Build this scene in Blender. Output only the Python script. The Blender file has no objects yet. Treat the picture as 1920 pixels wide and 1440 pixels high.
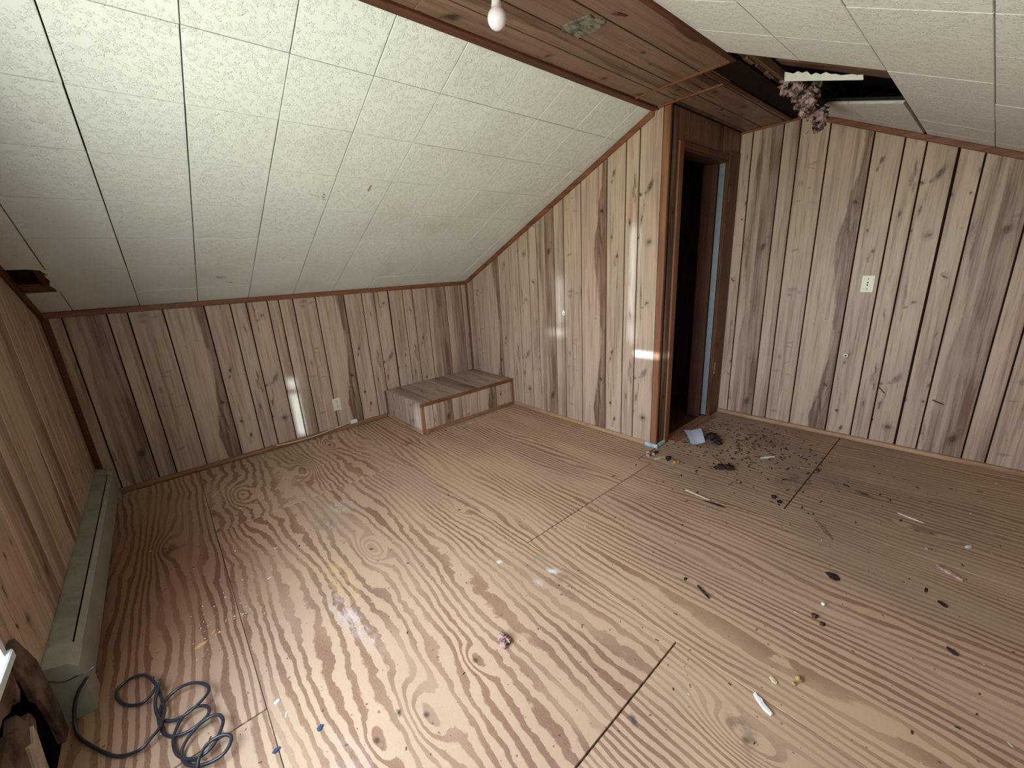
import bpy, math, random
from mathutils import Vector, Matrix, noise as mnoise
random.seed(7)
S = 1.10                       # survey units -> metres
scene = bpy.context.scene
COL = scene.collection

# ------------------------------------------------------------------ camera
YAW, PITCH, ROLL = 0.8624, -0.2774, -0.0570
F = Vector((math.cos(PITCH)*math.cos(YAW), math.cos(PITCH)*math.sin(YAW), math.sin(PITCH)))
R = F.cross(Vector((0, 0, 1))).normalized(); U = R.cross(F)
R2 = math.cos(ROLL)*R + math.sin(ROLL)*U; U2 = -math.sin(ROLL)*R + math.cos(ROLL)*U
cam_d = bpy.data.cameras.new('camera'); cam = bpy.data.objects.new('camera', cam_d); COL.objects.link(cam)
M = Matrix((R2, U2, -F)).transposed().to_4x4(); M.translation = Vector((-2.4076, -3.4347, 1.2496))*S
cam.matrix_world = M
cam_d.sensor_fit = 'HORIZONTAL'; cam_d.sensor_width = 36.0; cam_d.lens = 36.0*758.94/1920.0
cam_d.clip_start = 0.02; cam_d.clip_end = 200
scene.camera = cam

# ------------------------------------------------------------------ colour, exposure, world
vs = scene.view_settings
scene.display_settings.display_device = 'sRGB'
vs.view_transform = 'Standard'; vs.look = 'None'; vs.gamma = 1.0; vs.use_curve_mapping = False
vs.exposure = 0.25
scene.cycles.use_denoising = True
scene.cycles.max_bounces = 10; scene.cycles.diffuse_bounces = 2; scene.cycles.glossy_bounces = 4
scene.cycles.transparent_max_bounces = 8; scene.cycles.sample_clamp_indirect = 6
scene.cycles.caustics_reflective = False; scene.cycles.caustics_refractive = False

def lin(c):
    return tuple(((x/255.0)/12.92 if x/255.0 <= 0.04045 else ((x/255.0+0.055)/1.055)**2.4) for x in c) + (1.0,)

world = bpy.data.worlds.new('overcast_day'); scene.world = world; world.use_nodes = True
wn, wl = world.node_tree.nodes, world.node_tree.links
wn.clear()
w_out = wn.new('ShaderNodeOutputWorld'); w_bg = wn.new('ShaderNodeBackground'); w_bg.inputs['Strength'].default_value = 24.0
w_tc = wn.new('ShaderNodeTexCoord'); w_sep = wn.new('ShaderNodeSeparateXYZ'); w_ramp = wn.new('ShaderNodeValToRGB')
w_mr = wn.new('ShaderNodeMapRange'); w_mr.inputs[1].default_value = -1; w_mr.inputs[2].default_value = 1
wl.new(w_tc.outputs['Generated'], w_sep.inputs[0]); wl.new(w_sep.outputs['Z'], w_mr.inputs[0])
wl.new(w_mr.outputs[0], w_ramp.inputs[0]); wl.new(w_ramp.outputs[0], w_bg.inputs[0]); wl.new(w_bg.outputs[0], w_out.inputs[0])
cr = w_ramp.color_ramp
cr.elements[0].position = 0.0; cr.elements[0].color = (0.49, 0.53, 0.46, 1)      # sunlit grass below
cr.elements[1].position = 1.0; cr.elements[1].color = (0.40, 0.54, 0.76, 1)
e = cr.elements.new(0.46); e.color = (0.59, 0.63, 0.56, 1)
e = cr.elements.new(0.53); e.color = (0.80, 0.88, 0.96, 1)

# room survey (in survey units)
H1, YS, H, Y1, XC, Y2, XD = 1.1554, 2.0064, 2.0814, 2.1174, 0.9761, 2.5402, 2.8811
BX, BY, BH = 0.985, 0.639, 0.255
YB = Y2 + YS
K = (H - H1)/YS
HYP = math.hypot(1, K); CS, SN = 1/HYP, K/HYP
SL = YS*HYP
WY0, WY1, WZ0, WZ1 = -3.12, -1.965, 0.385, 1.62    # window opening in the left wall
T = 0.012                                           # skin thickness

def area_light(name, loc, target, sx, sy, watts, color, spread=180.0, portal=False, roll=None):
    ld = bpy.data.lights.new(name, 'AREA'); ld.shape = 'RECTANGLE'; ld.size = sx*S; ld.size_y = sy*S
    ld.energy = watts; ld.color = color; ld.spread = math.radians(spread)
    if portal: ld.cycles.is_portal = True
    o = bpy.data.objects.new(name, ld); COL.objects.link(o)
    d = (Vector(target)-Vector(loc)).normalized()
    z = -d; y = Vector((0, 0, 1)); x = y.cross(z).normalized(); y = z.cross(x)
    m = Matrix((x, y, z)).transposed().to_4x4(); m.translation = Vector(loc)*S
    o.matrix_world = m
    return o
area_light('window_portal', (-XD-0.215, (WY0+WY1)/2, (WZ0+WZ1)/2), (0, (WY0+WY1)/2, (WZ0+WZ1)/2), WY1-WY0, WZ1-WZ0, 1, (1, 1, 1), portal=True)
# added narrow lamps outside the window that cast pale streaks on the panelling
GL = (0.55, 0.80, 1.0)
area_light('streak_lamp', (-XD-0.22, -2.50, 1.25), (0, -1.905, 1.12), 0.045, 0.80, 0.22, GL, 2.0)
area_light('streak_lamp', (-XD-0.22, -2.60, 1.00), (0, -2.035, 0.655), 0.20, 0.028, 0.34, GL, 1.3)
area_light('streak_lamp', (-XD-0.22, -2.20, 1.20), (0, -1.265, 0.98), 0.05, 0.36, 0.10, GL, 2.5)
area_light('streak_lamp', (-XD-0.22, -2.30, 1.15), (0, -1.215, 0.735), 0.20, 0.03, 0.05, GL, 2.0)
area_light('streak_lamp', (-XD-0.22, -2.70, 0.90), (-1.715, 0, 0.29), 0.035, 0.46, 0.20, GL, 1.5)
area_light('streak_lamp', (-XD-0.22, -2.70, 0.80), (-0.985, -0.60, 0.13), 0.07, 0.20, 0.06, GL, 2.5)

# ------------------------------------------------------------------ node helpers
class NB:
    def __init__(s, name):
        s.m = bpy.data.materials.new(name); s.m.use_nodes = True
        s.t = s.m.node_tree; s.t.nodes.clear()
        s.out = s.n('ShaderNodeOutputMaterial'); s.b = s.n('ShaderNodeBsdfPrincipled')
        s.l(s.b.outputs[0], s.out.inputs[0])
    def n(s, k, **kw):
        x = s.t.nodes.new(k)
        for a, v in kw.items(): setattr(x, a, v)
        return x
    def l(s, a, b): s.t.links.new(a, b)
    def put(s, sock, v):
        if hasattr(v, 'links') or isinstance(v, bpy.types.NodeSocket): s.l(v, sock)
        else: sock.default_value = v
    def math(s, op, a, b=0.0, c=None, clamp=False):
        x = s.n('ShaderNodeMath', operation=op, use_clamp=clamp); s.put(x.inputs[0], a); s.put(x.inputs[1], b)
        if c is not None: s.put(x.inputs[2], c)
        return x.outputs[0]
    def mr(s, v, a, b, c=0.0, d=1.0, smooth=True):
        x = s.n('ShaderNodeMapRange', interpolation_type='SMOOTHSTEP' if smooth else 'LINEAR')
        s.put(x.inputs[0], v); s.put(x.inputs[1], a); s.put(x.inputs[2], b); s.put(x.inputs[3], c); s.put(x.inputs[4], d)
        return x.outputs[0]
    def mix(s, f, a, b, mode='MIX'):
        x = s.n('ShaderNodeMix', data_type='RGBA', blend_type=mode)
        s.put(x.inputs[0], f); s.put(x.inputs[6], a); s.put(x.inputs[7], b)
        return x.outputs[2]
    def map(s, v, loc=(0, 0, 0), rot=(0, 0, 0), scale=(1, 1, 1), kind='POINT'):
        x = s.n('ShaderNodeMapping', vector_type=kind); s.put(x.inputs[0], v)
        x.inputs['Location'].default_value = loc; x.inputs['Rotation'].default_value = rot; x.inputs['Scale'].default_value = scale
        return x.outputs[0]
    def noise(s, v, scale=1.0, detail=3.0, rough=0.5, dist=0.0, color=False):
        x = s.n('ShaderNodeTexNoise'); s.put(x.inputs['Vector'], v); x.inputs['Scale'].default_value = scale
        x.inputs['Detail'].default_value = detail; x.inputs['Roughness'].default_value = rough; x.inputs['Distortion'].default_value = dist
        return x.outputs[1 if color else 0]
    def blob(s, v, cx, cy, rx, ry, rot=0.0, inner=0.0, outer=1.0):
        q = s.map(v, (cx, cy, 0), (0, 0, rot), (rx, ry, 1), 'TEXTURE')
        x = s.n('ShaderNodeVectorMath', operation='LENGTH'); s.l(q, x.inputs[0])
        return s.mr(x.outputs['Value'], inner, outer, 1.0, 0.0)
    def coords(s, kind='Object'):
        tc = s.n('ShaderNodeTexCoord'); v = tc.outputs[kind]
        return s.map(v, scale=(1/S,)*3) if kind == 'Object' else v
    def addv(s, a, b, k):
        m = s.n('ShaderNodeVectorMath', operation='SCALE'); s.put(m.inputs[0], b); m.inputs['Scale'].default_value = k
        x = s.n('ShaderNodeVectorMath', operation='ADD'); s.put(x.inputs[0], a); s.l(m.outputs[0], x.inputs[1]); return x.outputs[0]
    def sep(s, v):
        x = s.n('ShaderNodeSeparateXYZ'); s.put(x.inputs[0], v); return x.outputs
    def comb(s, a, b, c=0.0):
        x = s.n('ShaderNodeCombineXYZ'); s.put(x.inputs[0], a); s.put(x.inputs[1], b); s.put(x.inputs[2], c); return x.outputs[0]
    def fin(s, col, rough=0.6, spec=0.3, bump=None, bs=0.2, bd=0.002):
        s.put(s.b.inputs['Base Color'], col); s.put(s.b.inputs['Roughness'], rough)
        s.b.inputs['Specular IOR Level'].default_value = spec
        if bump is not None:
            x = s.n('ShaderNodeBump'); x.inputs['Strength'].default_value = bs; x.inputs['Distance'].default_value = bd
            s.l(bump, x.inputs['Height']); s.l(x.outputs[0], s.b.inputs['Normal'])
        return s.m

# ------------------------------------------------------------------ materials: printed panel boards
PER = 1.165
# kind: (u, v, ru, rv, tilt, strength, hard)   u across the board, v up the print
FEAT = {
 'A': dict(w=.186, f=[(.140,.137,.020,.030,-.4,1.0,.1),(.160,.200,.022,.010,.3,.5,0),(.13,.49,.006,.03,0,.45,0),(.016,.15,.008,.085,.03,.75,0),(.004,.145,.012,.03,0,.7,0),
        (.125,.86,.010,.05,0,.4,0),(.15,.62,.008,.16,.05,.3,0)], band=[(0,.16),(.3,.15),(.6,.17),(.85,.30),(1.165,.16)], soft=.03, bs=.62, lightstreak=.085),
 'B': dict(w=.095, f=[(.05,.3,.004,.05,0,.3,0),(.02,.8,.004,.03,0,.3,0)], band=[(0,.66),(.4,.72),(.8,.62),(1.165,.66)], soft=.12, bs=.5),
 'C': dict(w=.163, f=[(.07,1.00,.040,.018,.1,.85,0),(.12,.985,.030,.012,.2,.6,0),(.06,.965,.022,.018,0,.7,0),(.157,.985,.005,.06,.05,1.1,.2),(.10,.63,.035,.007,.25,.55,0),(.09,.60,.03,.006,-.3,.45,0),
        (.044,.52,.016,.028,.2,.6,0),(.115,.39,.035,.005,-.15,.6,0),(.035,.41,.03,.005,.15,.5,0),(.085,.30,.006,.09,.05,.45,0),(.055,.10,.03,.012,.2,.55,0),(.09,.48,.02,.006,.5,.4,0),(.05,.20,.006,.07,.2,.3,0)]),
 'D': dict(w=.219, f=[(.180,.360,.018,.010,-.6,1.2,.3),(.200,.33,.005,.05,-.3,.8,0),(.172,.21,.006,.10,.12,.9,.1),(.135,.20,.006,.09,-.15,.6,0),(.195,.21,.005,.07,-.1,.6,0),(.13,.805,.012,.005,0,.5,0),(.064,.772,.006,.012,.4,.6,0),
        (.205,.72,.006,.016,0,.8,.1),(.150,.26,.018,.012,.4,.6,0),(.08,.90,.006,.05,0,.2,0),(.16,.09,.007,.06,.05,.7,0)],
        band=[(0,.56),(.10,.52),(.2,.56),(.27,.62),(.42,.70),(.62,.82),(.8,.76),(1.0,.68),(1.165,.56)], soft=.035, bs=.85),
 'E': dict(w=.142, f=[(.055,.572,.010,.022,-.4,1.2,.2),(.040,.525,.007,.016,-.2,1.1,.2),(.046,.191,.009,.014,0,1.2,.2),(.083,.071,.011,.018,0,1.2,.2),(.028,.36,.006,.14,.02,.6,0),(.052,.27,.006,.11,.02,.65,0),
        (.070,.02,.012,.06,0,.5,0),(.09,1.05,.010,.09,0,.4,0),(.03,.90,.006,.10,0,.4,0),(.10,.45,.006,.10,0,.25,0)]),
 'F': dict(w=.096, f=[(.066,.50,.007,.05,.05,1.0,.1),(.058,.44,.012,.055,0,.75,0),(.072,.40,.006,.035,0,.9,0),(.037,.262,.006,.025,.1,1.1,.2),(.055,.85,.007,.04,.1,.9,0),(.045,.66,.005,.05,0,.6,0),(.03,.12,.006,.07,0,.4,0),(.05,1.08,.008,.07,0,.5,0)]),
 'G': dict(w=.133, f=[(.078,.458,.020,.040,-.45,1.2,.1),(.050,.425,.020,.010,.5,.8,0),(.012,.415,.014,.012,-.6,1.2,.2),(.025,.275,.007,.032,-.1,1.1,.1),(.040,.35,.006,.05,0,.6,0),(.082,.134,.022,.016,0,1.1,.1),(.082,.134,.036,.030,0,.5,0),
        (.080,.922,.022,.010,.5,1.1,.1),(.045,.895,.016,.010,.5,.8,0),(.038,.97,.009,.10,0,.8,0),(.040,.84,.006,.04,0,.6,0),(.004,.17,.006,.012,0,1.1,.3),(.10,.60,.01,.06,0,.25,0)]),
 'H': dict(w=.110, f=[(.09,.444,.006,.022,-.2,1.0,.1),(.080,.337,.010,.007,.8,1.1,.2),(.07,.745,.006,.028,-.1,.8,0),(.004,.335,.010,.012,0,1.1,.2),(.052,1.07,.022,.006,-.6,1.1,.2),(.04,1.085,.012,.012,0,.7,0),(.075,.16,.008,.008,0,.4,0),(.06,.58,.006,.03,0,.4,0),(.095,.50,.005,.014,-.2,.8,0)]),
}
LIGHT, MID, DARK = lin((196, 170, 147)), lin((118, 90, 73)), lin((48, 32, 27))
def board_material(kind, tone=(1, 1, 1), suffix='', per=PER):
    d = FEAT[kind]; nb = NB('printed_panel_' + kind.lower() + suffix)
    uv = nb.coords('UV')
    o = nb.sep(uv); v = nb.math('FLOORED_MODULO', o[1], per) if per else o[1]
    p0 = nb.comb(o[0], v); seed = {'A': 1, 'B': 5, 'C': 9, 'D': 13, 'E': 17, 'F': 21, 'G': 25, 'H': 29}[kind]
    nuv = nb.map(uv, (seed*1.37, seed*.71, seed))
    wob = nb.noise(nb.map(nuv, scale=(22, 9, 1)), 1, 4, .65, color=True)
    wb = nb.n('ShaderNodeVectorMath', operation='SUBTRACT'); nb.l(wob, wb.inputs[0]); wb.inputs[1].default_value = (.5, .5, .5)
    p = nb.addv(p0, wb.outputs[0], .030)
    streak = nb.noise(nb.map(nuv, scale=(38, 1.3, 1)), 1, 4, .6)
    fine = nb.noise(nb.map(nuv, scale=(240, 7, 1)), 1, 2, .6)
    broad = nb.noise(nb.map(nuv, scale=(9, 1.1, 1)), 1, 2, .5)
    t = nb.math('ADD', nb.mr(streak, .42, .74, 0, .50), nb.mr(broad, .45, .75, 0, .22))
    mids = nb.noise(nb.map(nuv, scale=(95, 3.0, 1)), 1, 3, .6)
    t = nb.math('ADD', t, nb.mr(mids, .48, .72, 0, .32))
    t = nb.math('ADD', t, nb.mr(fine, .45, .8, 0, .13))
    if 'band' in d:
        fc = nb.n('ShaderNodeFloatCurve'); c = fc.mapping.curves[0]; bd = d['band']
        c.points[0].location = (0, bd[0][1]); c.points[1].location = (1, bd[-1][1])
        for q in bd[1:-1]: c.points.new(q[0]/PER, q[1])
        fc.mapping.update(); nb.l(nb.math('DIVIDE', v, PER), fc.inputs['Value'])
        ed = nb.math('MULTIPLY', fc.outputs[0], d['w']); sx = nb.sep(p)[0]
        df = nb.math('SUBTRACT', sx, ed)
        bandm = nb.mr(df, -d['soft']*.18, d['soft']*.3)
        bm = nb.math('MULTIPLY', bandm, nb.mr(streak, .15, .7, d['bs']*.45, d['bs']*1.05))
        if 'lightstreak' in d:
            ls = nb.mr(nb.math('ABSOLUTE', nb.math('SUBTRACT', sx, d['lightstreak'])), .002, .022, .35, 1)
            bm = nb.math('MULTIPLY', bm, ls)
        t = nb.math('ADD', t, bm)
    br = nb.noise(nb.map(nuv, scale=(130, 60, 1)), 1, 2, .7)
    brk = nb.mr(br, .30, .62, .45, 1.0)
    dk = 0.0; halo = 0.0
    for (a, b, ru, rv, rot, st, hd) in d['f']:
        mk = nb.math('MULTIPLY', nb.blob(p, a, b, ru*1.25, rv*1.25, rot, hd, 1.0), st)
        dk = nb.math('MAXIMUM', dk, mk)
    for (a, b, ru, rv, rot, st, hd) in d['f']:
        if st >= .9: halo = nb.math('MAXIMUM', halo, nb.blob(p, a, b, ru*1.1+.008, rv*2.0+.03, rot, 0, 1))
    t = nb.math('ADD', t, nb.math('MULTIPLY', halo, .22), clamp=True)
    col = nb.mix(t, LIGHT, MID)
    dk = nb.math('MULTIPLY', dk, brk, clamp=True)
    col = nb.mix(nb.math('MULTIPLY', dk, .9), col, DARK)
    pk = nb.noise(nb.map(nuv, scale=(3.5, 2.6, 1)), 1, 2, .5)
    col = nb.mix(nb.mr(pk, .5, .7, 0, .35), col, lin((172, 148, 138)))
    col = nb.mix(1.0, col, tone + (1,), 'MULTIPLY')
    return nb.fin(col, nb.mr(fine, .3, .7, .38, .52), .35, fine, .06, .001)
BM = {k: board_material(k) for k in FEAT}
DUSTY = {k: board_material(k, (.95, .98, 1.02), '_dusty', 0) for k in 'AEF'}
BROWNL = {k: board_material(k, (.62, .53, .48), '_dark_stain') for k in 'D'}  # darker brown tone for the panel beside the doorway
BROWN = {k: board_material(k, (.50, .36, .29), '_stained') for k in 'DEFGB'}

def wood(name, c1, c2, along='z', rough=.5, scale=1.0):
    nb = NB(name); v = nb.coords()
    sc = {'x': (2, 60, 60), 'y': (60, 2, 60), 'z': (60, 60, 2)}[along]
    n1 = nb.noise(nb.map(v, scale=tuple(q*scale for q in sc)), 1, 4, .6)
    n2 = nb.noise(nb.map(v, scale=(6, 6, 6)), 1, 3, .5)
    t = nb.math('ADD', nb.mr(n1, .35, .7, 0, .8), nb.mr(n2, .4, .7, 0, .3), clamp=True)
    return nb.fin(nb.mix(t, lin(c1), lin(c2)), rough, .35, n1, .08, .001)
TRX = wood('trim_wood_x', (140, 88, 58), (98, 58, 36), 'x')
TRY = wood('trim_wood_y', (140, 88, 58), (98, 58, 36), 'y')
TRZ = wood('trim_wood_z', (146, 98, 68), (112, 72, 48), 'z')
TRXD = wood('dark_trim_x', (104, 60, 38), (72, 38, 24), 'x')
TRD = wood('dark_trim_y', (100, 58, 38), (66, 36, 24), 'y')
BASEX = wood('base_wood_x', (160, 116, 84), (118, 78, 54), 'x')
BASEY = wood('base_wood_y', (190, 154, 120), (146, 108, 80), 'y')
CASE = wood('casing_wood', (116, 74, 50), (80, 48, 32), 'z')
DOORW = wood('closet_door_wood', (92, 58, 40), (66, 38, 26), 'z')
RAFT = wood('rafter_wood', (120, 88, 64), (80, 54, 38), 'y')
LATH = wood('lath_wood', (130, 98, 72), (88, 62, 44), 'x')

def plain(name, c, rough=.5, spec=.3, metal=0.0, noise_amt=.12, nscale=30):
    nb = NB(name); v = nb.coords(); n = nb.noise(v, nscale, 4, .6)
    a = lin(c); b = tuple(q*(1-noise_amt*2.2) for q in a[:3]) + (1,)
    nb.b.inputs['Metallic'].default_value = metal
    return nb.fin(nb.mix(nb.mr(n, .35, .7), a, b), rough, spec, n, .1, .001)
BACK = plain('groove_backing', (40, 26, 20), .9, .1)
SUB = plain('subfloor', (40, 28, 22), .9, .1)
CAVITY = plain('attic_dark', (46, 36, 30), .95, .05)
IVORY = plain('ivory_plastic', (226, 220, 190), .35, .5, 0, .04)
WHITEP = plain('white_plastic', (232, 230, 226), .35, .5, 0, .04)
BLACKP = plain('black_rubber', (44, 44, 50), .32, .55, 0, .05)
SLOTM = plain('dark_slot', (38, 34, 28), .8, .1)
HEATM = plain('heater_enamel', (158, 152, 136), .5, .4, 0, .14, 9)
HEATF = plain('heater_front_enamel', (164, 160, 146), .45, .4, 0, .10, 9)
STEEL = plain('weatherstrip_metal', (176, 184, 188), .35, .5, .6, .05)
SCREW = plain('screw_metal', (120, 116, 104), .35, .5, .8, .05)
SASH = plain('window_white', (226, 230, 232), .45, .4, 0, .05)
PALEB = plain('corner_glint_tint', (176, 206, 204), .4, .4, 0, .15)  # blue green glint put into the colour of the corner base pieces
DRYW = plain('torn_board', (122, 98, 86), .9, .1, 0, .3, 14)
DRYL = plain('torn_board_core', (196, 178, 158), .9, .1, 0, .15, 20)
CREAM = plain('cable_cream', (224, 196, 168), .5, .3, 0, .05)
PALEW = plain('pale_splinter', (214, 196, 168), .7, .2, 0, .15, 60)
TANW = plain('tan_splinter', (160, 128, 98), .7, .2, 0, .2, 60)
DARKD = plain('dark_litter', (72, 56, 50), .9, .1, 0, .35, 80)
BROWND = plain('brown_litter', (104, 74, 58), .9, .1, 0, .35, 80)
WHITED = plain('white_chip', (232, 228, 222), .8, .2, 0, .06, 60)
PINKD = plain('pink_insulation', (196, 158, 148), .95, .05, 0, .25, 60)
YELD = plain('yellow_chip', (206, 162, 104), .8, .2, 0, .2, 60)
BLUED = plain('blue_chip', (70, 90, 116), .6, .3, 0, .15, 60)
INSUL = plain('hanging_insulation', (196, 162, 154), .98, .03, 0, .45, 40)
FLAP = plain('torn_tile_face', (238, 232, 218), .8, .2, 0, .05, 60)

# paper note with faint fold and print lines
nb = NB('folded_paper'); v = nb.coords('UV'); o = nb.sep(v)
ln = nb.math('MULTIPLY', nb.mr(nb.math('ABSOLUTE', nb.math('SUBTRACT', nb.math('FLOORED_MODULO', nb.math('MULTIPLY', o[1], 11), 1.0), .5)), .36, .44, 0, 1), nb.mr(o[0], .46, .5))
gap = nb.mr(nb.noise(nb.map(v, scale=(26, 11, 1)), 1, 1), .42, .5)
PAPER = nb.fin(nb.mix(nb.math('MULTIPLY', nb.math('MULTIPLY', ln, gap), .32), lin((214, 220, 238)), lin((110, 116, 140))), .6, .3)

# glass, bulb
gm = bpy.data.materials.new('window_glass'); gm.use_nodes = True; t = gm.node_tree; t.nodes.clear()
a = t.nodes.new('ShaderNodeOutputMaterial'); mx = t.nodes.new('ShaderNodeMixShader'); tr = t.nodes.new('ShaderNodeBsdfTransparent')
gl = t.nodes.new('ShaderNodeBsdfGlossy'); gl.inputs['Roughness'].default_value = .02; mx.inputs[0].default_value = .06
t.links.new(tr.outputs[0], mx.inputs[1]); t.links.new(gl.outputs[0], mx.inputs[2]); t.links.new(mx.outputs[0], a.inputs[0])
GLASS = gm
nb = NB('frosted_bulb'); nb.b.inputs['Subsurface Weight'].default_value = .3
BULB = nb.fin(lin((226, 218, 220)), .12, .6)
BULBB = plain('bulb_base', (214, 208, 204), .4, .4, 0, .04)

# ceiling tiles: embossed fibre tile
def tile_material(name, c, marks=()):
    nb = NB(name); v = nb.coords(); uv = nb.coords('UV')
    oi = nb.n('ShaderNodeObjectInfo')
    off = nb.n('ShaderNodeVectorMath', operation='SCALE'); off.inputs[0].default_value = (7.3, 3.1, 5.7); nb.l(oi.outputs['Random'], off.inputs['Scale'])
    vv = nb.n('ShaderNodeVectorMath', operation='ADD'); nb.l(v, vv.inputs[0]); nb.l(off.outputs[0], vv.inputs[1]); q = vv.outputs[0]
    n1 = nb.noise(q, 60, 2, .5, 1.6)
    worm = nb.mr(nb.math('ABSOLUTE', nb.math('SUBTRACT', n1, .5)), .012, .045, 1, 0)
    brk = nb.mr(nb.noise(q, 44, 2, .5), .45, .54)
    worm = nb.math('MULTIPLY', worm, brk)
    fine = nb.noise(q, 160, 2, .6)
    h = nb.math('ADD', worm, nb.math('MULTIPLY', fine, .16))
    dirt = nb.noise(v, 2.2, 4, .6)
    col = nb.mix(nb.mr(dirt, .45, .8, 0, .35), lin(c), lin((206, 196, 176)))
    tone = nb.mr(oi.outputs['Random'], 0, 1, .97, 1.0, False)
    cc = nb.n('ShaderNodeVectorMath', operation='SCALE'); nb.l(col, cc.inputs[0]); nb.l(tone, cc.inputs['Scale']); col = cc.outputs[0]
    w = nb.addv(uv, nb.noise(nb.map(uv, scale=(18, 18, 1)), 1, 3, .6, color=True), .03)
    for (a, b, ra, rb, rot, st) in marks:
        mk = nb.math('MULTIPLY', nb.blob(w, a+.015, b+.015, ra, rb, rot, .2, 1), nb.mr(nb.noise(nb.map(uv, scale=(60, 90, 1)), 1, 3, .7), .42, .6))
        col = nb.mix(nb.math('MULTIPLY', mk, st), col, lin((96, 92, 66)))
    return nb.fin(col, .75, .2, h, .62, .005)
TILE_L = tile_material('embossed_tile_left', (240, 240, 230), [(-2.04, .335, .05, .035, -.5, .8), (-1.99, .26, .02, .012, 0, .7), (-1.613, 1.21, .012, .05, .2, .8), (-1.66, 1.215, .05, .010, -.3, .5), (-1.52, .52, .02, .02, .3, .35), (-.99, .79, .03, .01, 0, .3), (-2.9, .45, .05, .05, 0, .5)])
TILE_R = tile_material('embossed_tile_right', (240, 234, 226))

# plywood floor: contour-like figure of rotary-cut veneer
def ply_material(name, kx, amp, sx, sy, off, knots=(), stains_tints=(), tint=0.0, swirl=0.0):
    nb = NB(name); v = nb.coords(); q = nb.map(v, off)
    o = nb.sep(v)
    big = nb.noise(nb.map(q, scale=(sx, sy, 1)), 1, 1.6, .45)
    wav = nb.noise(nb.map(q, scale=(9, 3.2, 1)), 1, 3, .55)
    f = nb.math('MULTIPLY', o[0], kx)
    f = nb.math('ADD', f, nb.math('MULTIPLY', big, amp))
    f = nb.math('ADD', f, nb.math('MULTIPLY', wav, 1.1 + swirl))
    midn = nb.noise(nb.map(q, scale=(4.2, .9, 1)), 1, 2, .5)
    f = nb.math('ADD', f, nb.math('MULTIPLY', midn, 5.2 - 3*swirl))
    wig = nb.noise(nb.map(q, scale=(14, 16, 1)), 1, 3, .6)
    f = nb.math('ADD', f, nb.math('MULTIPLY', wig, .22 + .8*swirl))
    core = 0.0
    for (a, b, r, g) in knots:
        kb = nb.blob(v, a, b, r, r*2.6, 0, 0, 1)
        f = nb.math('ADD', f, nb.math('MULTIPLY', nb.math('POWER', kb, 3.0), g))
        core = nb.math('MAXIMUM', core, nb.blob(v, a, b, .012, .016, .3, .2, 1))
    jit = nb.noise(nb.map(q, scale=(120, 30, 1)), 1, 2, .6)
    f = nb.math('ADD', f, nb.math('MULTIPLY', jit, .16))
    fr = nb.math('FLOORED_MODULO', f, 1.0)
    late = nb.math('MULTIPLY', nb.mr(fr, .42, .56), nb.mr(fr, .90, .96, 1, 0))
    varn = nb.mr(nb.noise(nb.map(q, scale=(5, 1.2, 1)), 1, 2, .5), .34, .60, .35, 1.0)
    fib = nb.noise(nb.map(q, scale=(420, 60, 1)), 1, 2, .6)
    la = nb.math('MULTIPLY', nb.math('MULTIPLY', late, varn), nb.mr(fib, .3, .7, .78, 1.0))
    tone = nb.noise(nb.map(q, scale=(2.2, 1.2, 1)), 1, 3, .5)
    early = nb.mix(nb.mr(tone, .35, .7), lin((208, 175, 143)), lin((195, 163, 135)))
    early = nb.mix(nb.mr(fib, .45, .75, 0, .25), early, lin((176, 146, 120)))
    lcol = nb.mix(nb.mr(tone, .4, .65), lin((150, 112, 86)), lin((140, 103, 84)))
    col = nb.mix(la, early, lcol)
    col = nb.mix(nb.math('MULTIPLY', core, .75), col, lin((70, 50, 44)))
    # grime: grey dust tracked round the closet doorway and fading into the room
    gn = nb.noise(nb.map(v, scale=(2.6, 2.6, 1)), 1, 4, .6)
    g = nb.blob(v, .45, -2.75, 2.1, 1.35, .5, .1, 1)
    g = nb.math('MULTIPLY', g, nb.mr(gn, .25, .7, .45, 1.0))
    col = nb.mix(nb.math('MULTIPLY', g, .75), col, lin((200, 196, 194)), 'MULTIPLY')
    col = nb.mix(nb.math('MULTIPLY', g, .30), col, lin((150, 138, 126)))
    red = nb.blob(v, -2.75, -1.2, .75, 1.5, 0, .2, 1)  # darker, reddish tint on the floor along the left wall
    col = nb.mix(nb.math('MULTIPLY', red, .9), col, lin((176, 150, 138)), 'MULTIPLY')
    wr = nb.addv(v, nb.noise(nb.map(v, scale=(14, 14, 1)), 1, 3, .6, color=True), .06)
    brk = nb.mr(nb.noise(nb.map(v, scale=(30, 16, 1)), 1, 3, .7), .38, .62)
    for (a, b, ra, rb, rot, c, st) in stains_tints:
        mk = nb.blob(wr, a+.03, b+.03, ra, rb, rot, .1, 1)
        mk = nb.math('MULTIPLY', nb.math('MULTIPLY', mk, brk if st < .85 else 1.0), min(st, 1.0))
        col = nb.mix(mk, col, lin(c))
    spn = nb.noise(nb.map(v, scale=(58, 58, 1)), 1, 1, .5)
    col = nb.mix(nb.mr(spn, .735, .76, 0, .7), col, lin((86, 60, 48)))
    h = nb.math('ADD', nb.math('MULTIPLY', la, .6), nb.math('MULTIPLY', fib, .5))
    return nb.fin(col, nb.mr(la, 0, 1, .70, .62), .22, h, .12, .0012)
KN = [(-1.875, -1.712, .12, 3.6), (-2.065, -2.562, .13, 2.6), (-1.857, -2.524, .07, 1.6), (-2.202, -2.526, .07, 1.5), (-1.391, -1.746, .08, 1.2)]
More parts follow.
